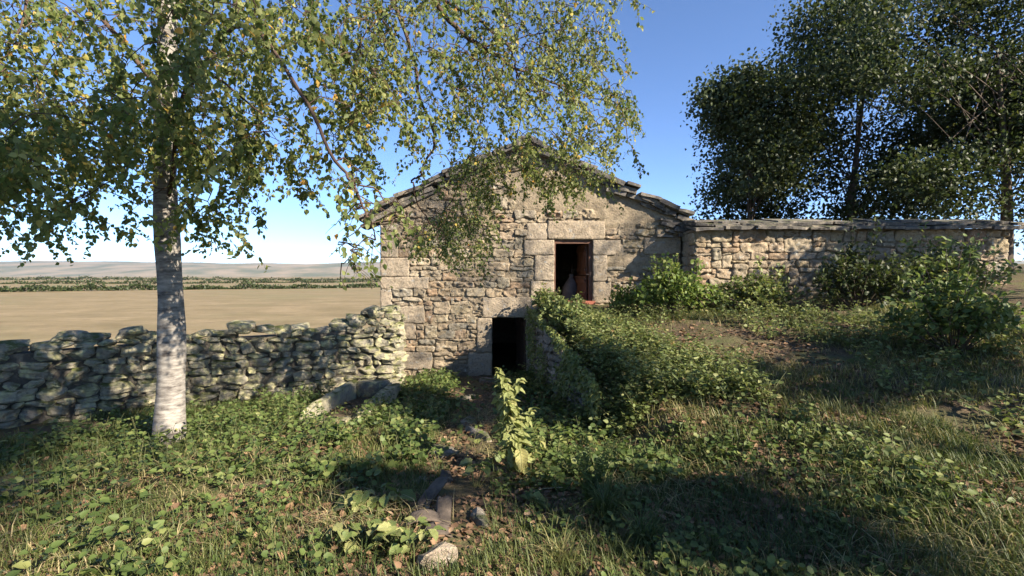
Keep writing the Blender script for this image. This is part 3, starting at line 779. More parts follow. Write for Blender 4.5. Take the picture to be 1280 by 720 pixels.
# broken curved roof tiles piled on the path
M['tile'] = plain_mat('old_clay_tile', (.17, .135, .105), (.08, .065, .052), 14, .95, .7)
def tile_mesh(seed, L=.34, W=.16, cut=.3):
    r = np.random.default_rng(seed); n, m_ = 8, 7; V = []
    for sgn in (1, .8):
        for i in range(m_):
            for j in range(n):
                u = j / (n - 1); a = (u - .5) * 2.0; l = i / (m_ - 1)
                e = L * (l - .5) * (1 + cut * .45 * math.sin(3.2 * u + seed) + .07 * math.sin(13 * u + seed * 2.3))
                V.append([math.sin(a) * W / 2 * (1 - .15 * l + .12 * math.sin(7 * l + seed * 1.7) * abs(u - .5)) * (1 if sgn == 1 else .97), e, math.cos(a) * W * .28 - (.012 if sgn != 1 else 0)])
    N = n * m_; f = []
    for i in range(m_ - 1):
        for j in range(n - 1):
            a = i * n + j; f.append([a, a + 1, a + n + 1, a + n]); f.append([N + a + n, N + a + n + 1, N + a + 1, N + a])
    per = [j for j in range(n)] + [i * n + n - 1 for i in range(1, m_)] + [(m_ - 1) * n + j for j in range(n - 2, -1, -1)] + [i * n for i in range(m_ - 2, 0, -1)]
    for i in range(len(per)): a, b_ = per[i], per[(i + 1) % len(per)]; f.append([a, a + N, b_ + N, b_])
    return np.array(V), f
for k, (lab, px, py, L, W, rot, lift) in enumerate([
  ('long weathered clay tile lying lowest and nearest in the broken heap', 553, 650, .36, .15, (.32, .1, .12), .06), ('pale broken clay tile on top of the heap', 544, 622, .22, .17, (.35, -.15, -.5), .10),
  ('dark narrow tile piece leaning at the side of the heap', 527, 634, .28, .13, (.5, .3, -.25), .05), ('short brown tile piece lying across under the heap', 528, 655, .12, .3, (.1, .05, .2), .02), ('rim piece of tile at the foot of the heap', 545, 668, .12, .24, (.15, .1, .15), .01),
  ('small upright tile fragment above the heap', 556, 600, .2, .14, (.4, .05, .1), .04)]):
    d = ground_depth(px, py + 6); p = PX(px, py, d); z = float(H(p[0], p[1]))
    v, f = tile_mesh(60 + k, L, W); o = link('broken_tile', mesh('broken_tile', v, f, M['tile']), None, (p[0], p[1], z + lift - .025), rot)
    tag(o, lab, 'roof tile', 'broken clay tiles on the path')

# ------------------------------------------------------------------ birch branches
def hang_spray(p0, L, d0, leaf, spacing=.027, sides=4, droop=1.0, r=None):
    """one drooping twig with leaves: returns twig paths and leaf arrays"""
    r = r or rng; paths = []; lp = []; ld = []
    def grow(p, d, L, lev):
        n = max(4, int(L / .07)); st = L / n; pts = [p.copy()]
        for i in range(n):
            d = d + np.array([0, 0, -.22 * droop]) + r.normal(size=3) * .13; d /= np.linalg.norm(d)
            p = p + d * st; pts.append(p.copy())
            if lev == 0 and sides and i > 0 and r.random() < sides / n:
                s = r.normal(size=3); s[2] *= .4; dd = d * .5 + s / np.linalg.norm(s); grow(p, dd / np.linalg.norm(dd), L * r.uniform(.3, .6), 1)
        pts = np.array(pts); paths.append((pts, .0022 if lev else .003))
        ns = max(2, int(L / spacing)); 
        for u in (np.arange(ns) + r.random(ns)) / ns:
            if lev == 0 and u < .18: continue
            q_ = u * n; i = min(int(q_), n - 1); a = pts[i] + (pts[i + 1] - pts[i]) * (q_ - i)
            lp.append(a + r.normal(size=3) * .012); dd = r.normal(size=3) * .55 + np.array([0, 0, -.75]); ld.append(dd)
    grow(np.array(p0, float), np.array(d0, float), L, 0)
    return paths, lp, ld

def build_birch(name, label, trunk_pts, trunk_r, limbs, sprays, leaf_size, mats=('birch', 'twig', 'birch_bark'), seed=1, yellow=.06, group=None):
    r = np.random.default_rng(seed)
    base = np.array(trunk_pts[0]); t = empty(name, base); tag(t, label, 'tree', group)
    pts = smooth_path(trunk_pts, 5); v, f = tube(pts - base, np.interp(np.linspace(0, 1, len(pts)), np.linspace(0, 1, len(trunk_r)), trunk_r) * (1 + .06 * np.sin(np.arange(len(pts)) * 1.7)), 10)
    link('trunk', mesh('trunk', v, f, M[mats[2]]), t)
    nodes = []; parent = []; 
    for (lp, r0, r1) in limbs:
        lp = smooth_path(np.asarray(lp, float), 6); jit = np.cumsum(r.normal(size=lp.shape) * .008, 0); lp = lp + jit - jit[-1] * np.linspace(0, 1, len(lp))[:, None]
        v, f = tube(lp - base, np.linspace(r0, r1, len(lp)), 7); link('limb', mesh('limb', v, f, M[mats[1]]), t)
        for q_ in lp: nodes.append(q_)
    nodes = np.array(nodes); N0 = len(nodes)
    anchors = np.array([s[0] for s in sprays]); order = np.argsort([np.min(np.linalg.norm(nodes - a, axis=1)) for a in anchors])
    pool = list(nodes); mbt = MB(); LP = []; LD = []; LS = []; RT = []
    for i in order:
        a = anchors[i]; arr = np.array(pool); dist = np.linalg.norm(arr - a, axis=1) + .8 * np.clip(a[2] - arr[:, 2], 0, None)
        j = int(np.argmin(dist)); b0 = arr[j]
        if np.linalg.norm(a - b0) > .05:
            n = max(3, int(np.linalg.norm(a - b0) / .12)); u = np.linspace(0, 1, n + 1)[:, None]
            path = b0 * (1 - u) + a * u; path[:, 2] += .12 * np.linalg.norm(a - b0) * np.sin(u[:, 0] * math.pi); path[1:-1] += r.normal(size=(n - 1, 3)) * .018
            v, f = tube(path - base, np.linspace(.0052, .0035, n + 1), 4, False); mbt.add(v, f)
            for q_ in path[1:]: pool.append(q_)
        L, d0, ls, sp, sd = sprays[i][1:]
        paths, lp, ld = hang_spray(a, L, d0, ls, sp, sd, r=r)
        for pp, rr in paths: v, f = tube(pp - base, np.linspace(rr, rr * .5, len(pp)), 3, False); mbt.add(v, f)
        LP += lp; LD += ld; RT += [r.normal() * .13] * len(lp); LS += list(ls * r.uniform(.5, 1.3, len(lp)))
    link('twigs', mbt.mesh('twigs', M[mats[1]], True), t)['kind'] = 'stuff'
    LP = np.array(LP); LD = np.array(LD); nn = r.normal(size=LP.shape); nn[:, 2] += .35
    rn = np.clip(r.beta(2.2, 2.6, len(LP)) * .86 + np.array(RT) - .04, 0, .88); rn = np.where(r.random(len(LP)) < yellow, r.uniform(.88, 1, len(LP)), rn)
    link('foliage', leaf_cloud('foliage', LP - base, LD, nn, np.array(LS), rn, M[mats[0]]), t)['kind'] = 'stuff'
    return t

r_ = np.random.default_rng(2024); sprays = []
def region(n, x0, x1, y0, y1, d0, d1, L=(.35, .65), leaf=.041, sp=.0205, sides=5, ok=None):
    k = 0
    while k < n:
        px, py = r_.uniform(x0, x1), r_.uniform(y0, y1)
        if ok and not ok(px, py): continue
        d = r_.uniform(d0, d1); dr = r_.normal(size=3) * .6; dr[2] = -.15; dr[0] += .25
        sprays.append((PX(px, py, d), r_.uniform(*L), dr / np.linalg.norm(dr), leaf, sp, sides)); k += 1
region(96, 436, 548, -40, 150, 3.6, 5.2, (.3, .6))
region(125, 540, 700, -40, 140, 4.2, 5.6, (.3, .55))
region(78, 690, 790, 40, 185, 5.0, 6.2, (.25, .45), ok=lambda x, y: x < 770 or y > 80)
region(20, 700, 780, -40, 40, 4.6, 5.6, (.25, .4))
region(71, 585, 745, 165, 225, 5.6, 6.6, (.28, .5))
region(38, 640, 745, 150, 235, 6.0, 6.8, (.2, .4))
region(119, 484, 612, 222, 322, 6.0, 8.6, (.22, .42), ok=lambda x, y: y > 300 - (x - 484) * .7 and y < 292 + (x - 484) * .3)
region(15, 545, 600, 185, 230, 5.5, 6.6, (.25, .4))
region(23, 430, 500, 205, 300, 2.7, 3.3, (.16, .3), leaf=.042, sp=.035, sides=3, ok=lambda x, y: y > 240 or x < 450)
region(8, 425, 452, 300, 345, 2.9, 3.4, (.12, .2), leaf=.035, sp=.04, sides=2)
# crown continuing over the yard wall
region(315, -60, 440, -60, 200, 3.6, 6.0, (.35, .7), leaf=.055)
region(126, -40, 330, 120, 270, 4.0, 6.2, (.3, .6), leaf=.055)
Tb = np.array([-4.05, 5.6, float(H(-4.05, 5.6)) - .1])
trunk = [Tb, Tb + [.05, .02, 1.5], Tb + [-.02, .05, 3.2], Tb + [.12, -.05, 5.2], Tb + [.1, .0, 7.5], Tb + [.3, .1, 10.]]
limbs = [
 ([Tb + [.1, -.05, 5.0], PX(330, -130, 5.2), PX(470, -60, 4.9), PX(520, -12, 4.8), PX(560, 38, 4.9), PX(600, 66, 5.0), PX(640, 86, 5.1), PX(690, 104, 5.3), PX(735, 118, 5.6)], .045, .006),
 ([PX(535, 2, 4.8), PX(593, 25, 4.9), PX(620, 52, 5.0), PX(640, 72, 5.1), PX(646, 96, 5.2), PX(662, 124, 5.4), PX(680, 152, 5.6), PX(700, 178, 5.9)], .016, .005),
 ([PX(600, 64, 5.0), PX(625, 58, 5.2), PX(650, 50, 5.3), PX(700, 40, 5.4)], .012, .004),
 ([PX(480, -30, 4.9), PX(505, 40, 4.9), PX(522, 90, 5.0), PX(525, 120, 5.0), PX(531, 142, 5.05), PX(542, 170, 5.1), PX(536, 190, 5.1), PX(523, 214, 5.15), PX(511, 224, 5.2), PX(514, 238, 5.2), PX(521, 254, 5.25), PX(536, 276, 5.6), PX(555, 290, 6.3)], .02, .006),
 ([PX(524, 216, 5.15), PX(529, 228, 5.2), PX(529, 252, 5.2)], .009, .004), ([PX(514, 238, 5.2), PX(503, 245, 5.2), PX(492, 258, 5.3)], .007, .003),
 ([PX(520, -12, 4.8), PX(470, 40, 4.3), PX(449, 92, 4.2), PX(457, 122, 4.2), PX(436, 156, 4.1)], .014, .005),
 ([Tb + [.0, .0, 3.8], PX(300, 40, 4.6), PX(380, 120, 3.6), PX(420, 200, 3.1), PX(445, 250, 2.95), PX(470, 300, 3.0)], .02, .004),
 ([PX(600, 64, 5.0), PX(604, 120, 5.4), PX(594, 180, 5.9), PX(570, 240, 6.6), PX(545, 280, 7.2), PX(520, 300, 7.5)], .010, .004), ([PX(646, 96, 5.2), PX(650, 140, 5.6), PX(640, 190, 6.1), PX(612, 235, 6.6)], .008, .004),
 ([PX(690, 104, 5.3), PX(735, 150, 5.8), PX(720, 190, 6.2), PX(690, 220, 6.4)], .008, .004),
 ([Tb + [.0, .0, 4.2], PX(80, -20, 5.0), PX(20, 60, 4.6)], .03, .006), ([Tb + [.05, .0, 3.0], PX(240, 100, 4.8), PX(340, 150, 4.4)], .025, .006)]
build_birch('birch_tree', 'birch with hanging branches of small yellowing leaves drooping across the barn gable', trunk, [.17, .14, .125, .10, .07, .03], limbs, sprays, .046, seed=6, yellow=.055)

# ------------------------------------------------------------------ leafy trees
def leafy_tree(name, label, base, height, crown_c, crown_r, n_clump, per, leaf, mat='shade', seed=0, group=None, hollow=.35):
    r = np.random.default_rng(seed); base = np.array(base, float); cc = np.array(crown_c, float); cr = np.array(crown_r, float)
    t = empty(name, base); tag(t, label, 'tree', group)
    top = cc + [0, 0, cr[2] * .3]
    tp = smooth_path([base, base * .6 + top * .4 + [r.normal() * .15, r.normal() * .15, 0], top], 6)
    v, f = tube(tp - base, np.linspace(.018 * height + .03, .03, len(tp)), 8); link('trunk', mesh('trunk', v, f, M['bark']), t)
    mbl = MB(); LP = []; LD = []; LS = []; RN = []
    nl = 9; lu = r.normal(size=(nl, 3)); lu /= np.linalg.norm(lu, axis=1)[:, None]; lob = cc + lu * cr * r.uniform(.45, 1.0, (nl, 1)); lr = r.uniform(.3, .6, nl)
    for k in range(n_clump):
        u = r.normal(size=3); u /= np.linalg.norm(u); rad = r.uniform(hollow, 1) ** .6; q_ = int(r.integers(nl))
        c = lob[q_] + u * cr * rad * lr[q_]
        st = tp[int(r.integers(len(tp) // 3, len(tp)))]
        if r.random() < .22:
            v, f = tube(smooth_path([st - base, (st + c) / 2 - base + [0, 0, .1], c - base], 3), [.022, .02, .017, .013, .009, .006, .004][:7], 4, False); mbl.add(v, f)
        s = r.uniform(.28, .55) * (cr.mean() / 2) ** .6; n = int(per * r.uniform(.6, 1.4))
        LP.append(c + np.clip(r.normal(size=(n, 3)), -1.5, 1.5) * [s, s, s * .6]); d = r.normal(size=(n, 3)); d[:, 2] -= .5; LD.append(d); LS.append(leaf * r.uniform(.6, 1.25, n)); RN.append(np.clip(r.beta(2, 3, n) + .1 * r.normal(), 0, 1))
    link('limbs', mbl.mesh('limbs', M['bark'], True), t)
    LP = np.concatenate(LP); LD = np.concatenate(LD); nn = r.normal(size=LP.shape); nn[:, 2] += .8
    link('crown', leaf_cloud('crown', LP - base, LD, nn, np.concatenate(LS), np.concatenate(RN), M[mat]), t)['kind'] = 'stuff'
def hz(x, y): return float(H(np.array(x), np.array(y)))
# trees in view: behind and beside the outbuilding
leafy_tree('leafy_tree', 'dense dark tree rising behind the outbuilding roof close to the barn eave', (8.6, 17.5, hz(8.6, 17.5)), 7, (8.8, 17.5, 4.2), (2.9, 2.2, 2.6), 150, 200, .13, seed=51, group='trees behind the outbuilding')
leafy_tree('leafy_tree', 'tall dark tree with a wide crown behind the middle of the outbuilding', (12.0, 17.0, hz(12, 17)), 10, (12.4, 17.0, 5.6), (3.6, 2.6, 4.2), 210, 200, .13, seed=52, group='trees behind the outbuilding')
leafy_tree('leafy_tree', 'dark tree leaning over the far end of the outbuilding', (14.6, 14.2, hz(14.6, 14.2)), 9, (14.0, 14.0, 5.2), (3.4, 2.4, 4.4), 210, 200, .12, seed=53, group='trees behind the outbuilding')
# unseen trees beside the yard, crowns placed to throw the shade (the sun is behind them)
def sunpt(p, x):
    """point on the sun ray through p at that x"""
    L = (x - p[0]) / SUN.x; return np.array([x, p[1] + SUN.y * L, p[2] + SUN.z * L])
shade = [(sunpt(np.array((7.8, OY, -.1)), 13.6), (1.6, 1.6, 1.5), 60, 160, .11, 'unseen tree added near the outbuilding end to shade its wall'),  # added out of view to keep the outbuilding front dark
   (sunpt(np.array((1.1, 3.6, -1.8)), 7.0), (1.1, .5, .5), 44, 120, .09, 'small tree beside the yard close to the path'),
   (sunpt(np.array((-5.0, 4.0, .0)), 10.5), (1.6, 1.5, 2.2), 70, 150, .11, 'tall unseen tree added across from the birch to shade the ground there'),  # out of view, put in to shade the ground around the birch
   (sunpt(np.array((5.6, 5.4, -1.2)), 10.5), (1.3, 1.2, 1.0), 40, 130, .11, 'unseen tree added beside the weedy bank to shade the slope'),  # out of view, added so the lower slope falls in shade
   (sunpt(np.array((-.7, 4.15, -1.85)), 7.8), (.55, .3, .3), 20, 110, .09, 'unseen sapling added to shade the ground by the broken tiles'),  # small crown added out of view for one band of shade
   (sunpt(np.array((-1.4, 8.1, -2.2)), 9.0), (1.2, 1.05, .6), 85, 150, .10, 'unseen slender tree added to shade the yard before the cellar doorway'),  # crown out of view, added to darken the yard
   (sunpt(np.array((.3, 12.0, .3)), 15.5), (3.0, 1.6, 2.6), 26, 105, .11, 'thin tall tree beyond the bank')]
for k, (x, lab) in enumerate(((-17, 'outermost woodland edge tree'), (-11.5, 'low woodland edge tree'), (-6, 'middle woodland edge tree'), (-.5, 'tall woodland edge tree'), (4.0, 'last woodland edge tree'))):  # unseen row added to hold back sky fill on gable and ground
    shade.append((np.array((x, -7.5 - 1.2 * (k % 2), 4.2 + .6 * (k % 3))), (2.7, 2.2, 4.0), 60, 70, .26, lab + ' added unseen behind the viewer to cut sky light'))
for k, (c, rr, ncl, per, lf, lab) in enumerate(shade):
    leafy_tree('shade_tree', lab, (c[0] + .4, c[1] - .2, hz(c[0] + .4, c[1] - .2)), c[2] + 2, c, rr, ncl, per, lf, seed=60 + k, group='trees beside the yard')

# ------------------------------------------------------------------ bank weeds, bush, ground cover
def stalks(n, sampler, hgt, per, leaf, mat, name, label, cat, tmpl=LEAF_OVATE, seed=0, spread=.35, upright=.6, kind='stuff', stem=True):
    r = np.random.default_rng(seed); P2 = sampler(n, r); zz = H(P2[:, 0], P2[:, 1]); LP = []; LD = []; LS = []; RN = []; mbst = MB()
    for (x, y), z in zip(P2, zz):
        h = r.uniform(*hgt) * (.55 if (y > 9.3 and .95 < x < 2.3) else 1); dx, dy = r.normal(size=2) * spread * h; tone = r.uniform(-.18, .18)
        m_ = max(3, int(per * h / hgt[1])); u = np.sort(r.uniform(.12, 1, m_))
        p = np.stack([x + dx * u ** 1.5, y + dy * u ** 1.5, z + h * u * (1 - .15 * u)], -1)
        a = np.arange(m_) * 2.4 + r.uniform(0, 6); d = np.stack([np.cos(a), np.sin(a), upright * (r.random(m_) - .45)], -1) + r.normal(size=(m_, 3)) * .25
        LP.append(p + d * .02); LD.append(d); LS.append(leaf * r.uniform(.6, 1.2, m_) * (1.12 - .5 * u)); RN.append(np.clip(r.beta(2, 2.6, m_) + tone, 0, 1))
        if stem:
            v, f = tube([[x, y, z - .02], [x + dx * .35, y + dy * .35, z + h * .5], [x + dx, y + dy, z + h * .86]], [.004, .003, .002], 3, False); mbst.add(v, f)
    LP = np.concatenate(LP); nn = r.normal(size=LP.shape) * .45; nn[:, 2] += 1
    o = link(name, leaf_cloud(name, LP, np.concatenate(LD), nn, np.concatenate(LS), np.concatenate(RN), M[mat], tmpl)); tag(o, label, cat, kind=kind)
    if stem: s = link('stems', mbst.mesh('stems', M['stem'], True), o)
    return o
def samp(x0, x1, y0, y1, okf=None):
    def s(n, r):
        out = np.zeros((0, 2))
        while len(out) < n:
            p = np.stack([r.uniform(x0, x1, n * 2), r.uniform(y0, y1, n * 2)], -1)
            if okf is not None: p = p[okf(p[:, 0], p[:, 1], r)]
            out = np.concatenate([out, p])
        return out[:n]
    return s
def nz(x, y, sc, sd): return fbm(np.stack([x, y, 0 * x], -1), sc, sd, 2)
# grey green weeds smothering the bank and hanging over its wall
stalks(950, samp(.6, 3.0, 5.6, 11.8, lambda x, y, r: (x > xe(y) - .10) & (x < xe(y) + 1.35 - .10 * (y - 8) + .3 * nz(x, y, .8, 3)) & (r.random(len(x)) < .4 + .6 * (nz(x, y, 1.5, 8) > -.1))), (.15, .5), 20, .09, 'weed', 'bank_weeds', 'pale green weeds smothering the bank above the retaining wall', 'weeds', seed=1, tmpl=LEAF_OVATE)
stalks(420, samp(.7, 2.9, 5.6, 11.6, lambda x, y, r: (x > xe(y)) & (x < xe(y) + 1.4 - .1 * (y - 8))), (.22, .55), 22, .11, 'weed', 'bank_stalks', 'tall narrow leaved stalks standing out of the bank weeds', 'weeds', seed=12, tmpl=LEAF_NARROW, upright=1.3)
stalks(620, samp(.3, 1.9, 5.6, 11.8, lambda x, y, r: (x > xe(y) - .16) & (x < xe(y) + .12 + .25 * (y < 7.2))), (.16, .48), 16, .08, 'weed', 'wall_ivy', 'trailing weeds hanging over the edge of the retaining wall', 'weeds', seed=2, spread=.45)
r = np.random.default_rng(17); n = 5200; yy = r.uniform(5.9, 11.95, n); zt = zbank(0 * yy + 1, yy) + .12; zl = court(0, yy) - .05; uu = r.random(n) ** 1.5
keepm = nz(yy, uu * 2, 1.6, 7) > -.22 + .25 * uu; yy, zt, zl, uu = yy[keepm], zt[keepm], zl[keepm], uu[keepm]; n = len(yy)
dd = r.normal(size=(n, 3)) * .5 + [-.35, 0, -.7]; nn = r.normal(size=(n, 3)) * .5 + [-1, -.3, .4]
o = link('wall_creeper', leaf_cloud('wall_creeper', np.stack([xe(yy) - .19 - .10 * r.random(n), yy, zt + (zl - zt) * uu], -1), dd, nn, r.uniform(.04, .085, n), np.clip(r.beta(2, 2.4, n), 0, 1), M['weed']))
tag(o, 'creeping weeds trailing down the face of the retaining wall', 'weeds', kind='stuff')
# dark low weeds in the yard
stalks(1250, samp(-2.2, 1.6, 4.2, 11.7, lambda x, y, r: (np.hypot(x - .03, (y - 4.5) * .7) > .33) & (x < xe(y) - .08) & ((np.abs(x + .55 + .05 * (y - 6)) > .42) | (r.random(len(x)) < .12)) & (nz(x, y, .9, 5) > -.15)), (.08, .3), 11, .085, 'lush', 'yard_weeds', 'low green weeds growing over the yard in front of the cellar doorway', 'weeds', seed=3, tmpl=LEAF_ROUND)
stalks(650, samp(-2.6, 3.4, 2.5, 5.2, lambda x, y, r: (nz(x, y, 1.2, 15) > .02) & (np.abs(x + .45) > .3)), (.05, .2), 9, .06, 'lush', 'path_weeds', 'small broad leaved weeds beside the path', 'weeds', seed=4, tmpl=LEAF_ROUND)
stalks(900, samp(1.2, 8.5, 3.0, 10.9, lambda x, y, r: (x > xe(y) + .9) & (x < 1.15 * y) & (nz(x, y, .8, 25) > -.12) & ~((y > 6.8) & (y < 9.3) & (x < 4.2) & (x > 2.0))), (.12, .45), 13, .08, 'weed', 'slope_weeds', 'mixed weeds on the slope before the outbuilding', 'weeds', seed=5)
stalks(700, samp(-8, -1.9, 2.6, 8.5, lambda x, y, r: (x > -1.15 * y) & (nz(x, y, .8, 35) > -.1) & (x > -5.3 - (8.3 - y) * 1.2 + .5) & ~((x > -3.1) & (y > 6.6))), (.1, .4), 12, .085, 'lush', 'wall_foot_weeds', 'weeds growing along the foot of the dry stone wall', 'weeds', seed=6)

# bush before the gable corner
def bush(name, label, c, rad, n_st, per, leaf, mat, seed, group=None):
    r = np.random.default_rng(seed); base = np.array([c[0], c[1], hz(c[0], c[1])]); t = empty(name, base); tag(t, label, 'bush', group)
    mbs = MB(); LP = []; LD = []; LS = []; RN = []
    for k in range(n_st):
        a = r.uniform(0, 6.28); e = r.uniform(.0, 1.) ** .7; tip = np.array([math.cos(a) * rad[0] * e, math.sin(a) * rad[1] * e, rad[2] * (1.05 - .55 * e * e) * r.uniform(.6, 1.1) * (1.45 if r.random() < .12 else 1)])
        pts = smooth_path([[tip[0] * .15, tip[1] * .15, 0], tip * [.6, .6, .55] + r.normal(size=3) * .04, tip], 4); v, f = tube(pts, np.linspace(.007, .003, len(pts)), 4, False); mbs.add(v, f)
        m_ = int(per * r.uniform(.7, 1.3)); u = r.uniform(.25, 1, m_) ** .7 * (len(pts) - 1.001); i = u.astype(int); p = pts[i] + (pts[i + 1] - pts[i]) * (u - i)[:, None]
        LP.append(p + r.normal(size=(m_, 3)) * .05); d = r.normal(size=(m_, 3)); d[:, 2] += .1; LD.append(d); LS.append(leaf * r.uniform(.6, 1.2, m_)); RN.append(np.clip(r.beta(2, 2.4, m_) + r.uniform(-.15, .15), 0, 1))
    link('stems', mbs.mesh('stems', M['bark'], True), t)
    LP = np.concatenate(LP); nn = r.normal(size=LP.shape) * .6; nn[:, 2] += 1
    link('foliage', leaf_cloud('foliage', LP, np.concatenate(LD), nn, np.concatenate(LS), np.concatenate(RN), M[mat]), t)['kind'] = 'stuff'
G_ = 'bushes on the slope before the buildings'
bush('bush', 'bright sunlit green bush in front of the shaded gable corner', (3.55, 10.45), (1.0, .6, .95), 130, 28, .10, 'bright', 71, G_)
bush('bush', 'low green bush between the upper doorway and the sunlit bush', (2.62, 11.0), (.5, .4, .55), 40, 24, .085, 'bright', 72, G_)
bush('bush', 'rounded shaded bush against the outbuilding beside the barn corner', (5.3, 10.3), (1.2, .6, .7), 90, 26, .085, 'weed', 73, G_)
bush('bush', 'wide dark bush below the middle of the outbuilding wall', (7.0, 9.7), (1.0, .7, 1.25), 90, 26, .095, 'shade', 74, G_)
bush('bush', 'dark bush nearest the edge of the slope', (6.2, 6.7), (1.0, .8, 1.0), 90, 26, .09, 'lush', 75, G_)
bush('bush', 'tall dark bush below the far end of the outbuilding', (8.9, 9.9), (1.5, .8, 1.15), 110, 26, .09, 'weed', 76, G_)

bush('bush', 'low dense weed clump on the bank edge against the barn between the two doorways', (.80, 11.35), (.30, .38, .42), 46, 26, .08, 'weed', 77, G_)
bush('bush', 'grey green weed clump overhanging the top of the retaining wall', (.92, 10.35), (.3, .5, .42), 60, 26, .085, 'weed', 78, G_)
bush('bush', 'spilling weed clump halfway down the bank edge', (1.16, 9.2), (.42, .6, .42), 60, 26, .085, 'weed', 79, G_)

# far hedgerows between the fields
for k, (a, b_, hh, lab) in enumerate([((-130, 105), (-34, 150), 1.6, 'ragged far hedgerow crossing the dry field nearest the yard wall'), ((-330, 215), (-60, 245), 2.2, 'long far hedgerow in the middle of the dry field'), ((-640, 430), (-100, 400), 3.4, 'most distant hedgerow below the hills')]):
    r = np.random.default_rng(700 + k); a = np.array(a, float); b_ = np.array(b_, float); L = np.linalg.norm(b_ - a); n = 5200; u = r.random(n); p2 = a + (b_ - a) * u[:, None] + r.normal(size=(n, 2)) * hh * .35
    top = hh * np.clip(.55 + .9 * nz(u * L / (hh * 3), 0 * u + k, 1.0, 90 + k) + .35 * nz(u * L / hh, 0 * u + k, 1.0, 95), .12, 1.5)
    P3 = np.stack([p2[:, 0], p2[:, 1], H(p2[:, 0], p2[:, 1]) + top * r.random(n) ** .7], -1)
    o = link('hedgerow', leaf_cloud('hedgerow', P3, r.normal(size=(n, 3)), r.normal(size=(n, 3)), .42 * hh * r.uniform(.5, 1.2, n), r.beta(2, 3, n), M['shade'])); tag(o, lab, 'hedge', 'far hedgerows')

# grass, dead leaves
def grass(n, sampler, ln, name, label, seed, wid=.0035, bend=(.3, 1.3), tone=(0, .66)):
    r = np.random.default_rng(seed); P2 = sampler(n, r); z = H(P2[:, 0], P2[:, 1]); N = len(P2)
    L = r.uniform(*ln, N) * r.uniform(.6, 1.2, N); a = r.uniform(0, 6.28, N); bd = r.uniform(*bend, N)
    hd = np.stack([np.cos(a), np.sin(a)], -1); sd = np.stack([-np.sin(a), np.cos(a)], -1); us = np.array([0, .4, .75, 1.0]); V = []
    for u in us:
        th = bd * u * 1.3; r1 = L * u * np.sin(th * .6 + .08); zz = z + L * u * np.cos(th * .62) ; w = wid * r.uniform(.8, 1.2, N) * (1 - u) ** .6 + .0004
        c = np.stack([P2[:, 0] + hd[:, 0] * r1, P2[:, 1] + hd[:, 1] * r1, zz - .01], -1); s3 = np.concatenate([sd * w[:, None], np.zeros((N, 1))], 1)
        V += [c - s3, c + s3]
    V = np.stack(V, 1); f = np.array([[0, 1, 3, 2], [2, 3, 5, 4], [4, 5, 7, 6]]); f = (f[None] + (np.arange(N) * 8)[:, None, None]).reshape(-1, 4)
    rn = np.clip(r.beta(1.6, 2.2, N) * (tone[1] - tone[0]) + tone[0] + .3 * nz(P2[:, 0], P2[:, 1], 1.1, 6), 0, 1)
    o = link(name, mesh(name, V.reshape(-1, 3), f, M['grass'], False, {'rnd': np.repeat(rn, 8)})); tag(o, label, 'grass', kind='stuff')
grass(40000, samp(-4.2, 4.4, 2.2, 4.9, lambda x, y, r: (np.abs(x) < 1.15 * y + .2) & (r.random(len(x)) < np.clip(.15 + 1.1 * (nz(x, y, 1.0, 44) + .25) + .5 * (y < 3.2) + .35 * (x > .6), .03, 1)) & ((np.abs(x + .42) > .22) | (y < 3.0))), (.05, .17), 'foreground_grass', 'tangled green and straw coloured grass across the front of the yard', 81)
grass(30000, samp(1.0, 9.0, 4.5, 11.0, lambda x, y, r: (x > xe(y)) & (x < 1.15 * y) & (nz(x, y, .8, 47) > -.1) & ~((y > 6.6) & (y < 9.6) & (x > 2.1) & (x < 5.0) & (r.random(len(x)) < .85))), (.06, .2), 'slope_grass', 'thin dry grass over the sloping bank', 82, wid=.0045, tone=(.2, .95))
grass(26000, samp(-8, -.9, 4.4, 8.6, lambda x, y, r: (x > -1.15 * y) & (nz(x, y, .9, 49) > -.05) & (x > -5.0 - (8.3 - y) * 1.2) & ~((x > -3.1) & (y > 6.6) & (x < -2.0))), (.05, .17), 'yard_grass', 'short grass between trough and birch trunk', 83, wid=.0045)
grass(4500, samp(-4.5, 5.5, 2.2, 7.5, lambda x, y, r: (np.abs(x) < 1.15 * y + .2) & (nz(x, y, 1.3, 66) > .12)), (.14, .34), 'dead_grass', 'matted dead straw lying in patches through the grass', 86, wid=.003, bend=(1.5, 2.1), tone=(.7, 1.0))
def litter(n, sampler, seed):
    r = np.random.default_rng(seed); P2 = sampler(n, r); z = H(P2[:, 0], P2[:, 1]); d = r.normal(size=(n, 3)); d[:, 2] *= .25; nn = r.normal(size=(n, 3)) * .4; nn[:, 2] += 1
    o = link('fallen_leaves', leaf_cloud('fallen_leaves', np.stack([P2[:, 0], P2[:, 1], z + r.uniform(.002, .03, n)], -1), d, nn, r.uniform(.03, .075, n), np.clip(r.beta(1.8, 2.4, n), 0, 1), M['litter']))
    tag(o, 'brown fallen leaves scattered over the ground', 'leaves', kind='stuff')
litter(26000, samp(-6, 7, 2.2, 11.9, lambda x, y, r: (np.abs(x) < 1.15 * y + .2) & (r.random(len(x)) < np.clip(5.5 / y - .35, .12, 1)) & (nz(x, y, 1.4, 55) > -.25)), 91)

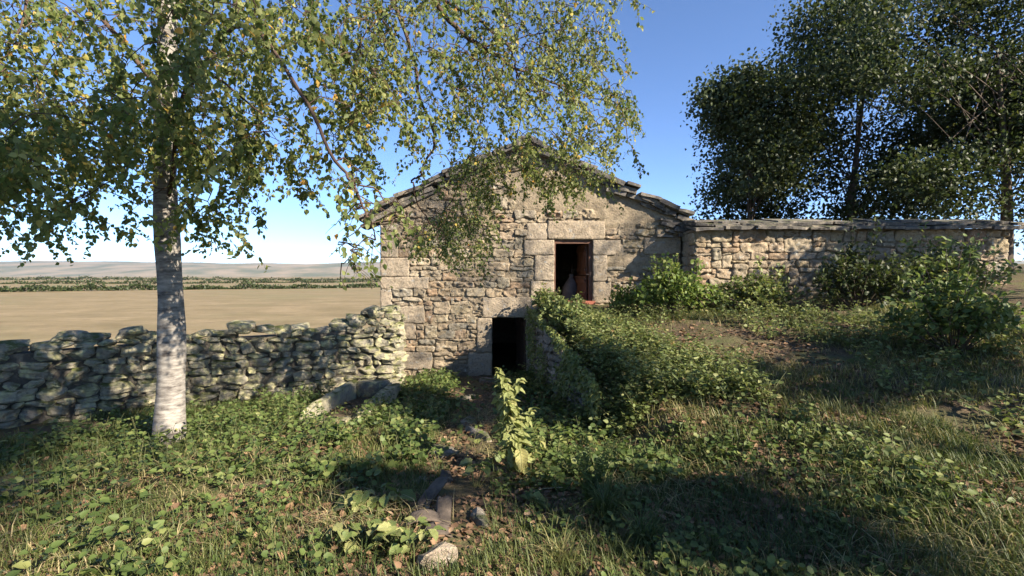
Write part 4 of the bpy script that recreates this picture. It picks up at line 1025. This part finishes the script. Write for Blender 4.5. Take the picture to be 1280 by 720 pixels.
# ------------------------------------------------------------------ individual plants with large leaves
def big_leaf(name, mat, w=.75, seg=6, crenate=0., cup=.12, droop=.35, seed=0, heart=0.):
    r = np.random.default_rng(seed); V = []; rn = []
    for i in range(seg + 1):
        u = i / seg; half = w / 2 * (math.sin(math.pi * min(1, u * .96 + .04) ** .75) ** .8 if u < 1 else 0) * (1 + crenate * math.sin(i * 2.6))
        for k, s in enumerate((-1, -.5, 0, .5, 1)):
            back = -heart * abs(s) * (1 - u) ** 2
            V.append([s * half, u + back * .6, cup * abs(s) ** 1.5 * half * 2 - droop * u * u * .6 + .03 * r.normal() * (abs(s) > .4)])
    f = [[i * 5 + k, i * 5 + k + 1, i * 5 + k + 6, i * 5 + k + 5] for i in range(seg) for k in range(4)]
    V = np.array(V); return mesh(name, V, f, mat, True, {'rnd': np.full(len(V), r.uniform(.1, .75))})
def add_leaf(parent, me, p, az, el, size, roll=0, nm='leaf'):
    """leaf local +y points along the azimuth"""
    o = link(nm, me, parent); o.matrix_local = Matrix.Translation(p) @ Matrix.Rotation(az - math.pi / 2, 4, 'Z') @ Matrix.Rotation(el, 4, 'X') @ Matrix.Rotation(roll, 4, 'Y') @ Matrix.Scale(size, 4); return o
# tall pale plant in the middle of the path
r_ = np.random.default_rng(314)
d = 4.65; bx, by = PX(649, 590, d)[:2]; bz = hz(bx, by)
tp = empty('tall_weed', (bx, by, bz)); tp.scale = (1.0, 1.0, .88); tag(tp, 'tall pale green leafy weed standing sunlit in front of the cellar doorway', 'plant')
stem = smooth_path([(0, 0, -.02), (-.03, .0, .28), (-.07, .02, .6), (-.13, .03, .9), (-.20, .03, 1.16)], 8)
v, f = tube(stem, np.linspace(.011, .004, len(stem)), 6); link('stem', mesh('stem', v, f, M['stem']), tp)
tl = [big_leaf('tall_weed_leaf', M['mullein'], .6, 6, .10, .25, .55, k) for k in range(6)]
for k in range(150):
    u = (k + r_.random()) / 150; i = min(len(stem) - 1, int(u ** .85 * len(stem))); sz = np.interp(u, [0, .2, .5, .8, 1], [.18, .17, .135, .095, .05]) * r_.uniform(.7, 1.15)
    add_leaf(tp, tl[k % 6], Vector(stem[i]), k * 2.4 + r_.normal() * .3, r_.uniform(-.55, .45) - .3 * (1 - u), sz, r_.normal() * .3)
for q_ in range(7):
    i0 = int(len(stem) * (.12 + .1 * q_)); a = q_ * 2.1 + .4; L = .30 - .02 * q_; p0 = stem[i0]
    sp = smooth_path([p0, p0 + [math.cos(a) * L * .6, math.sin(a) * L * .6, L * .35], p0 + [math.cos(a) * L * .85, math.sin(a) * L * .85, L * .9]], 4)
    v, f = tube(sp, np.linspace(.005, .002, len(sp)), 5); link('side_shoot', mesh('side_shoot', v, f, M['stem']), tp)
    for k in range(14): add_leaf(tp, tl[k % 6], Vector(sp[min(len(sp) - 1, 2 + k * (len(sp) - 2) // 14)]), a + k * 2.4, r_.uniform(-.8, .5), r_.uniform(.055, .11), r_.normal() * .4)
yl = big_leaf('yellow_leaf', M['mullein'], .62, 9, .16, .35, .8, 50)
yl.attributes['rnd'].data.foreach_set('value', np.full(len(yl.vertices), .8, np.float32))
o = add_leaf(tp, yl, Vector((0.0, -.08, .30)), -1.3, -.9, .22); o['label'] = 'large drooping yellow leaf'
# round leaved mallows
rl = [big_leaf('round_leaf', M['mullein'] if k % 2 else M['lush_big'], .98, 7, .09, .2, .3, 20 + k, heart=.5) for k in range(5)]
def mallow(label, px, py, n, size, spread, seed, hgt=(.05, .17)):
    r = np.random.default_rng(seed); d = ground_depth(px, py); x, y = PX(px, py, d)[:2]; t = empty('mallow_plant', (x, y, hz(x, y))); tag(t, label, 'plant', 'round leaved plants')
    for k in range(n):
        a = r.uniform(0, 6.28); e = r.random() ** .6 * spread; p = np.array([math.cos(a) * e, math.sin(a) * e * .6, r.uniform(*hgt)])
        v, f = tube([[p[0] * .2, p[1] * .2, -.02], p * [.7, .7, .6], p], [.004, .003, .0025], 4, False); link('stalk', mesh('stalk', v, f, M['stem']), t)
        add_leaf(t, rl[k % 5], Vector(p), a + r.normal() * .7, r.uniform(-.5, .35), size * .8 * r.uniform(.6, 1.25), r.normal() * .25)
mallow('round leaved plant in sun to the side of the pale boulder', 508, 696, 34, .085, .2, 1)
mallow('large round leaved plant at the very front edge of the path', 462, 694, 40, .09, .22, 2)
mallow('dark round leaved plant in shade behind the broken tiles', 468, 640, 18, .14, .25, 3)
mallow('small round leaved plant beside the path past the broken tiles', 594, 612, 14, .10, .14, 4, (.08, .22))
mallow('flat broad leaved plant lying in the shaded grass', 668, 640, 7, .15, .12, 5, (.03, .08))
mallow('round leaved plant lit at the edge of the shade near the trough', 505, 540, 20, .12, .25, 6)
mallow('round leaved plant in the shade behind the tall pale weed', 690, 560, 22, .12, .3, 7)
mallow('round leaved plant at the foot of the retaining wall', 672, 530, 24, .12, .35, 8)
# feathery plant
d = ground_depth(738, 640); x, y = PX(738, 640, d)[:2]; fp = empty('feathery_plant', (x, y, hz(x, y))); tag(fp, 'dark feathery leaved plant beside the grass tuft', 'plant')
r = np.random.default_rng(8)
for k in range(16):
    a = r.uniform(0, 6.28); L = r.uniform(.4, .85); out = r.uniform(.1, .5); u = np.linspace(0, 1, 9)
    pts = np.stack([math.cos(a) * L * out * u ** 1.3, math.sin(a) * L * out * u ** 1.3, L * u * (1 - .18 * u)], -1); mb = MB(); v, f = tube(pts, np.linspace(.003, .001, 9), 3, False)
    st = link('frond', mesh('frond', v, f, M['stem']), fp); n = 70; uu = r.uniform(.12, 1, n) * 8; i = np.minimum(uu.astype(int), 7); p = pts[i] + (pts[i + 1] - pts[i]) * (uu - i)[:, None]
    dd = r.normal(size=(n, 3)); dd[:, 2] = np.abs(dd[:, 2]) * .5; nn = r.normal(size=(n, 3))
    link('leaflets', leaf_cloud('leaflets', p, dd, nn, .055 * (1.15 - uu / 9) * r.uniform(.7, 1.2, n), np.clip(r.beta(2, 4, n), 0, 1), M['lush'], LEAF_NARROW), st)['kind'] = 'stuff'
def tuft(label, px, py, n, ln, seed, tone=(0, .45)):
    d = ground_depth(px, py); x, y = PX(px, py, d)[:2]
    grass(n, lambda n_, r: np.array([x, y]) + r.normal(size=(n_, 2)) * .035, ln, 'grass_tuft', label, seed, .0035, (.5, 1.5), tone)
    o = bpy.data.objects[[q_.name for q_ in bpy.data.objects if q_.name.startswith('grass_tuft')][-1]]; o['category'] = 'grass tuft'; o['kind'] = 'thing'; o['group'] = 'grass tufts'
tuft('long bladed green grass tuft beside the feathery plant', 758, 652, 150, (.25, .5), 1)
tuft('grass tuft at the front corner below the slope', 805, 690, 130, (.2, .4), 2)
tuft('sunlit grass tuft near the very front of the path', 700, 712, 130, (.12, .28), 3, (.3, .9))
# dry straw lying on the shaded grass
d = ground_depth(680, 625); p0 = PX(652, 622, d); p1 = PX(704, 612, d + .1)
v, f = tube(smooth_path([p0, (p0 + p1) / 2 + [0, 0, .02], p1], 4), .003, 5); tag(link('straw', mesh('straw', v, f, plain_mat('straw', (.5, .43, .27), (.4, .33, .2)))), 'single pale straw stalk lying across the shaded grass', 'straw')

# ------------------------------------------------------------------ haze
hm = bpy.data.materials.new('air'); hm.use_nodes = True; nt = hm.node_tree; nt.nodes.clear()
out = nt.nodes.new('ShaderNodeOutputMaterial'); pv = nt.nodes.new('ShaderNodeVolumePrincipled'); pv.inputs['Density'].default_value = .00006; pv.inputs['Color'].default_value = (.72, .82, 1, 1); pv.inputs['Anisotropy'].default_value = .2
nt.links.new(pv.outputs[0], out.inputs['Volume'])
v, f = box_arr(-9600, 9600, -7000, 7000, -60, 260)
HAZE = True
if HAZE: tag(link('haze', mesh('haze', v, f, hm, False)), 'thin pale haze over the far field and hills', 'haze', kind='stuff')
